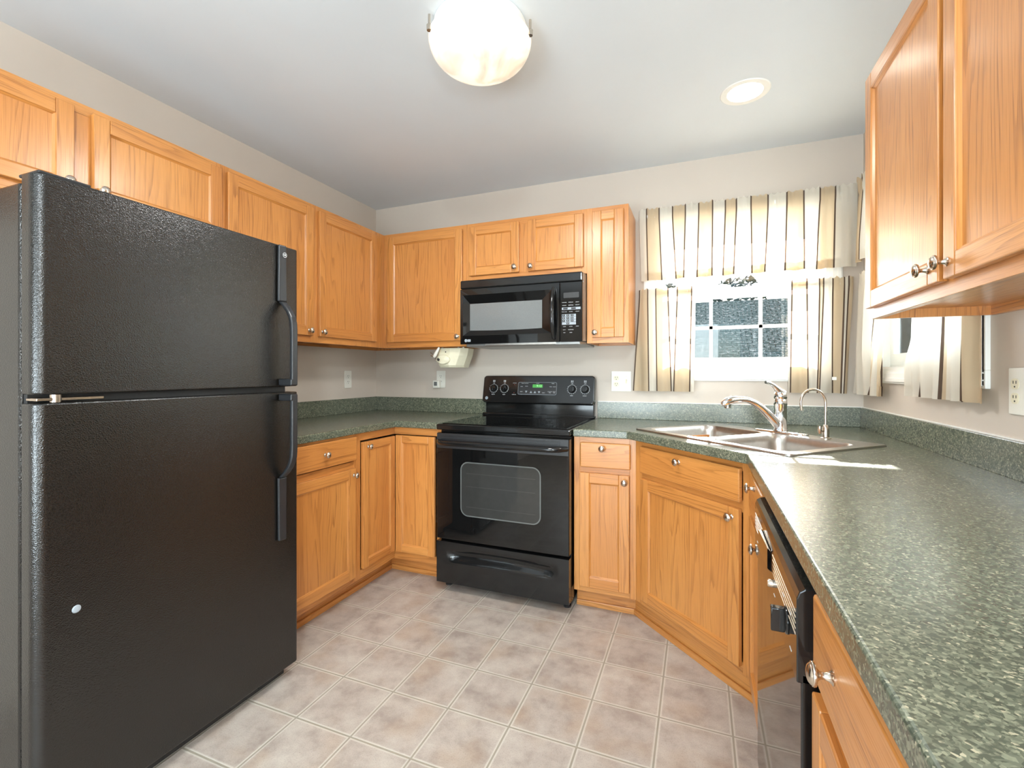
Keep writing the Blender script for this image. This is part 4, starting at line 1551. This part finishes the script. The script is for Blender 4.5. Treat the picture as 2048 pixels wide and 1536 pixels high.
# ------------------------------------------------------------------ outdoors
struct('ground', MB().box(-30, 30, .5, 60, -1.6, -1.5), 'grass')
nh = thing('neighbour_house', 'neighbouring house with grey shingled roof seen through the back window', 'house', (3.5, 12, -1.5), 0)
obj('house_wall', MB().box(-9, 4.5, 1.0, 9, 0, 2.4), 'siding', nh)
m = MB()
rise = Vector((0, 5.2, 2.35))
A_ = [(-9.6, .4, 2.3), (5.0, .4, 2.3), (5.0, 5.6, 5.55), (-9.6, 5.6, 5.55)]
m.add(A_, [(0, 1, 2, 3)], uvs=[[(0, 0), (14.6, 0), (14.6, 5.9), (0, 5.9)]])
m.add([(-9.6, .4, 2.18), (5.0, .4, 2.18), (5.0, 5.6, 5.43), (-9.6, 5.6, 5.43)], [(3, 2, 1, 0)])
m.add([(-9.6, 5.6, 5.55), (5.0, 5.6, 5.55), (5.0, 10.8, 2.3), (-9.6, 10.8, 2.3)], [(0, 1, 2, 3)], uvs=[[(0, 0), (14.6, 0), (14.6, 5.9), (0, 5.9)]])
m.add([(-9.6, .4, 2.18), (5.0, .4, 2.18), (5.0, .4, 2.3), (-9.6, .4, 2.3)], [(0, 1, 2, 3)])
obj('roof', m, 'shingles', nh)


def tree(label, loc, h, r, mat, seed):
    t_ = thing('tree', label, 'tree', loc, 0, 'trees behind the neighbouring house')
    rnd = random.Random(seed)
    obj('trunk', MB().tube([(0, 0, 0), (.05, 0, h * .4), (0, .05, h * .8)], [.22, .16, .07], 10), 'bark', t_)
    mb_ = MB()
    for k in range(1300):
        q = rnd.random() ** .8
        a = rnd.uniform(0, 2 * PI)
        rr = r * math.sqrt(rnd.random()) * (1 - .6 * q ** 4) + .1
        c = Vector((rr * math.cos(a), rr * math.sin(a), h * (.12 + .88 * q)))
        s_ = rnd.uniform(.12, .34)
        e1 = Vector((rnd.uniform(-1, 1), rnd.uniform(-1, 1), rnd.uniform(-.5, .5))).normalized() * s_
        e2 = Vector((rnd.uniform(-1, 1), rnd.uniform(-1, 1), rnd.uniform(-.5, .5))).normalized() * s_ * .6
        mb_.add([c - e1, c + e2, c + e1, c - e2], [(0, 1, 2, 3)])
    obj('foliage', mb_, mat, t_)


for i, (x, y, h, r, mt) in enumerate(((-4.6, 29, 8.6, 2.1, 'leaf'), (0, 29, 8.3, 2.1, 'leaf'), (4.6, 29, 8.5, 2.1, 'leaf'), (9.2, 29, 7.6, 2.0, 'leaf_light'), (13.8, 29, 8.6, 2.1, 'leaf'))):
    tree(['dark tree at far left behind the roof', 'dark tree left of centre behind the roof', 'dark tree at centre behind the roof', 'paler tree right of centre behind the roof', 'dark tree at far right behind the roof'][i],
         (x, y, -1.5), h, r, mt, 20 + i)

sh = thing('neighbour_house', 'pale blue-green sided house glimpsed through the side window', 'house', (9.0, 2.5, -1.5), 0)
m = MB()
for k in range(34):
    m.box(0, .03, -6, 14, .16 * k, .16 * k + .15, 'y')
    m.box(.012, .03, -6, 14, .16 * k + .15, .16 * k + .16, 'y')
m.box(.03, 6, -6, 14, 0, 5.44)
obj('house_wall', m, 'bluesiding', sh)
m = MB()
m.prism([(-.4, 5.35), (-.4, 5.55), (3.0, 7.2), (6.4, 5.55), (6.4, 5.35)], -6.4, 14.4, X=frame_m((0, 8.0, 0), (1, 0, 0), (0, 0, 1), (0, -1, 0)))
obj('roof', m, 'greyroof', sh)
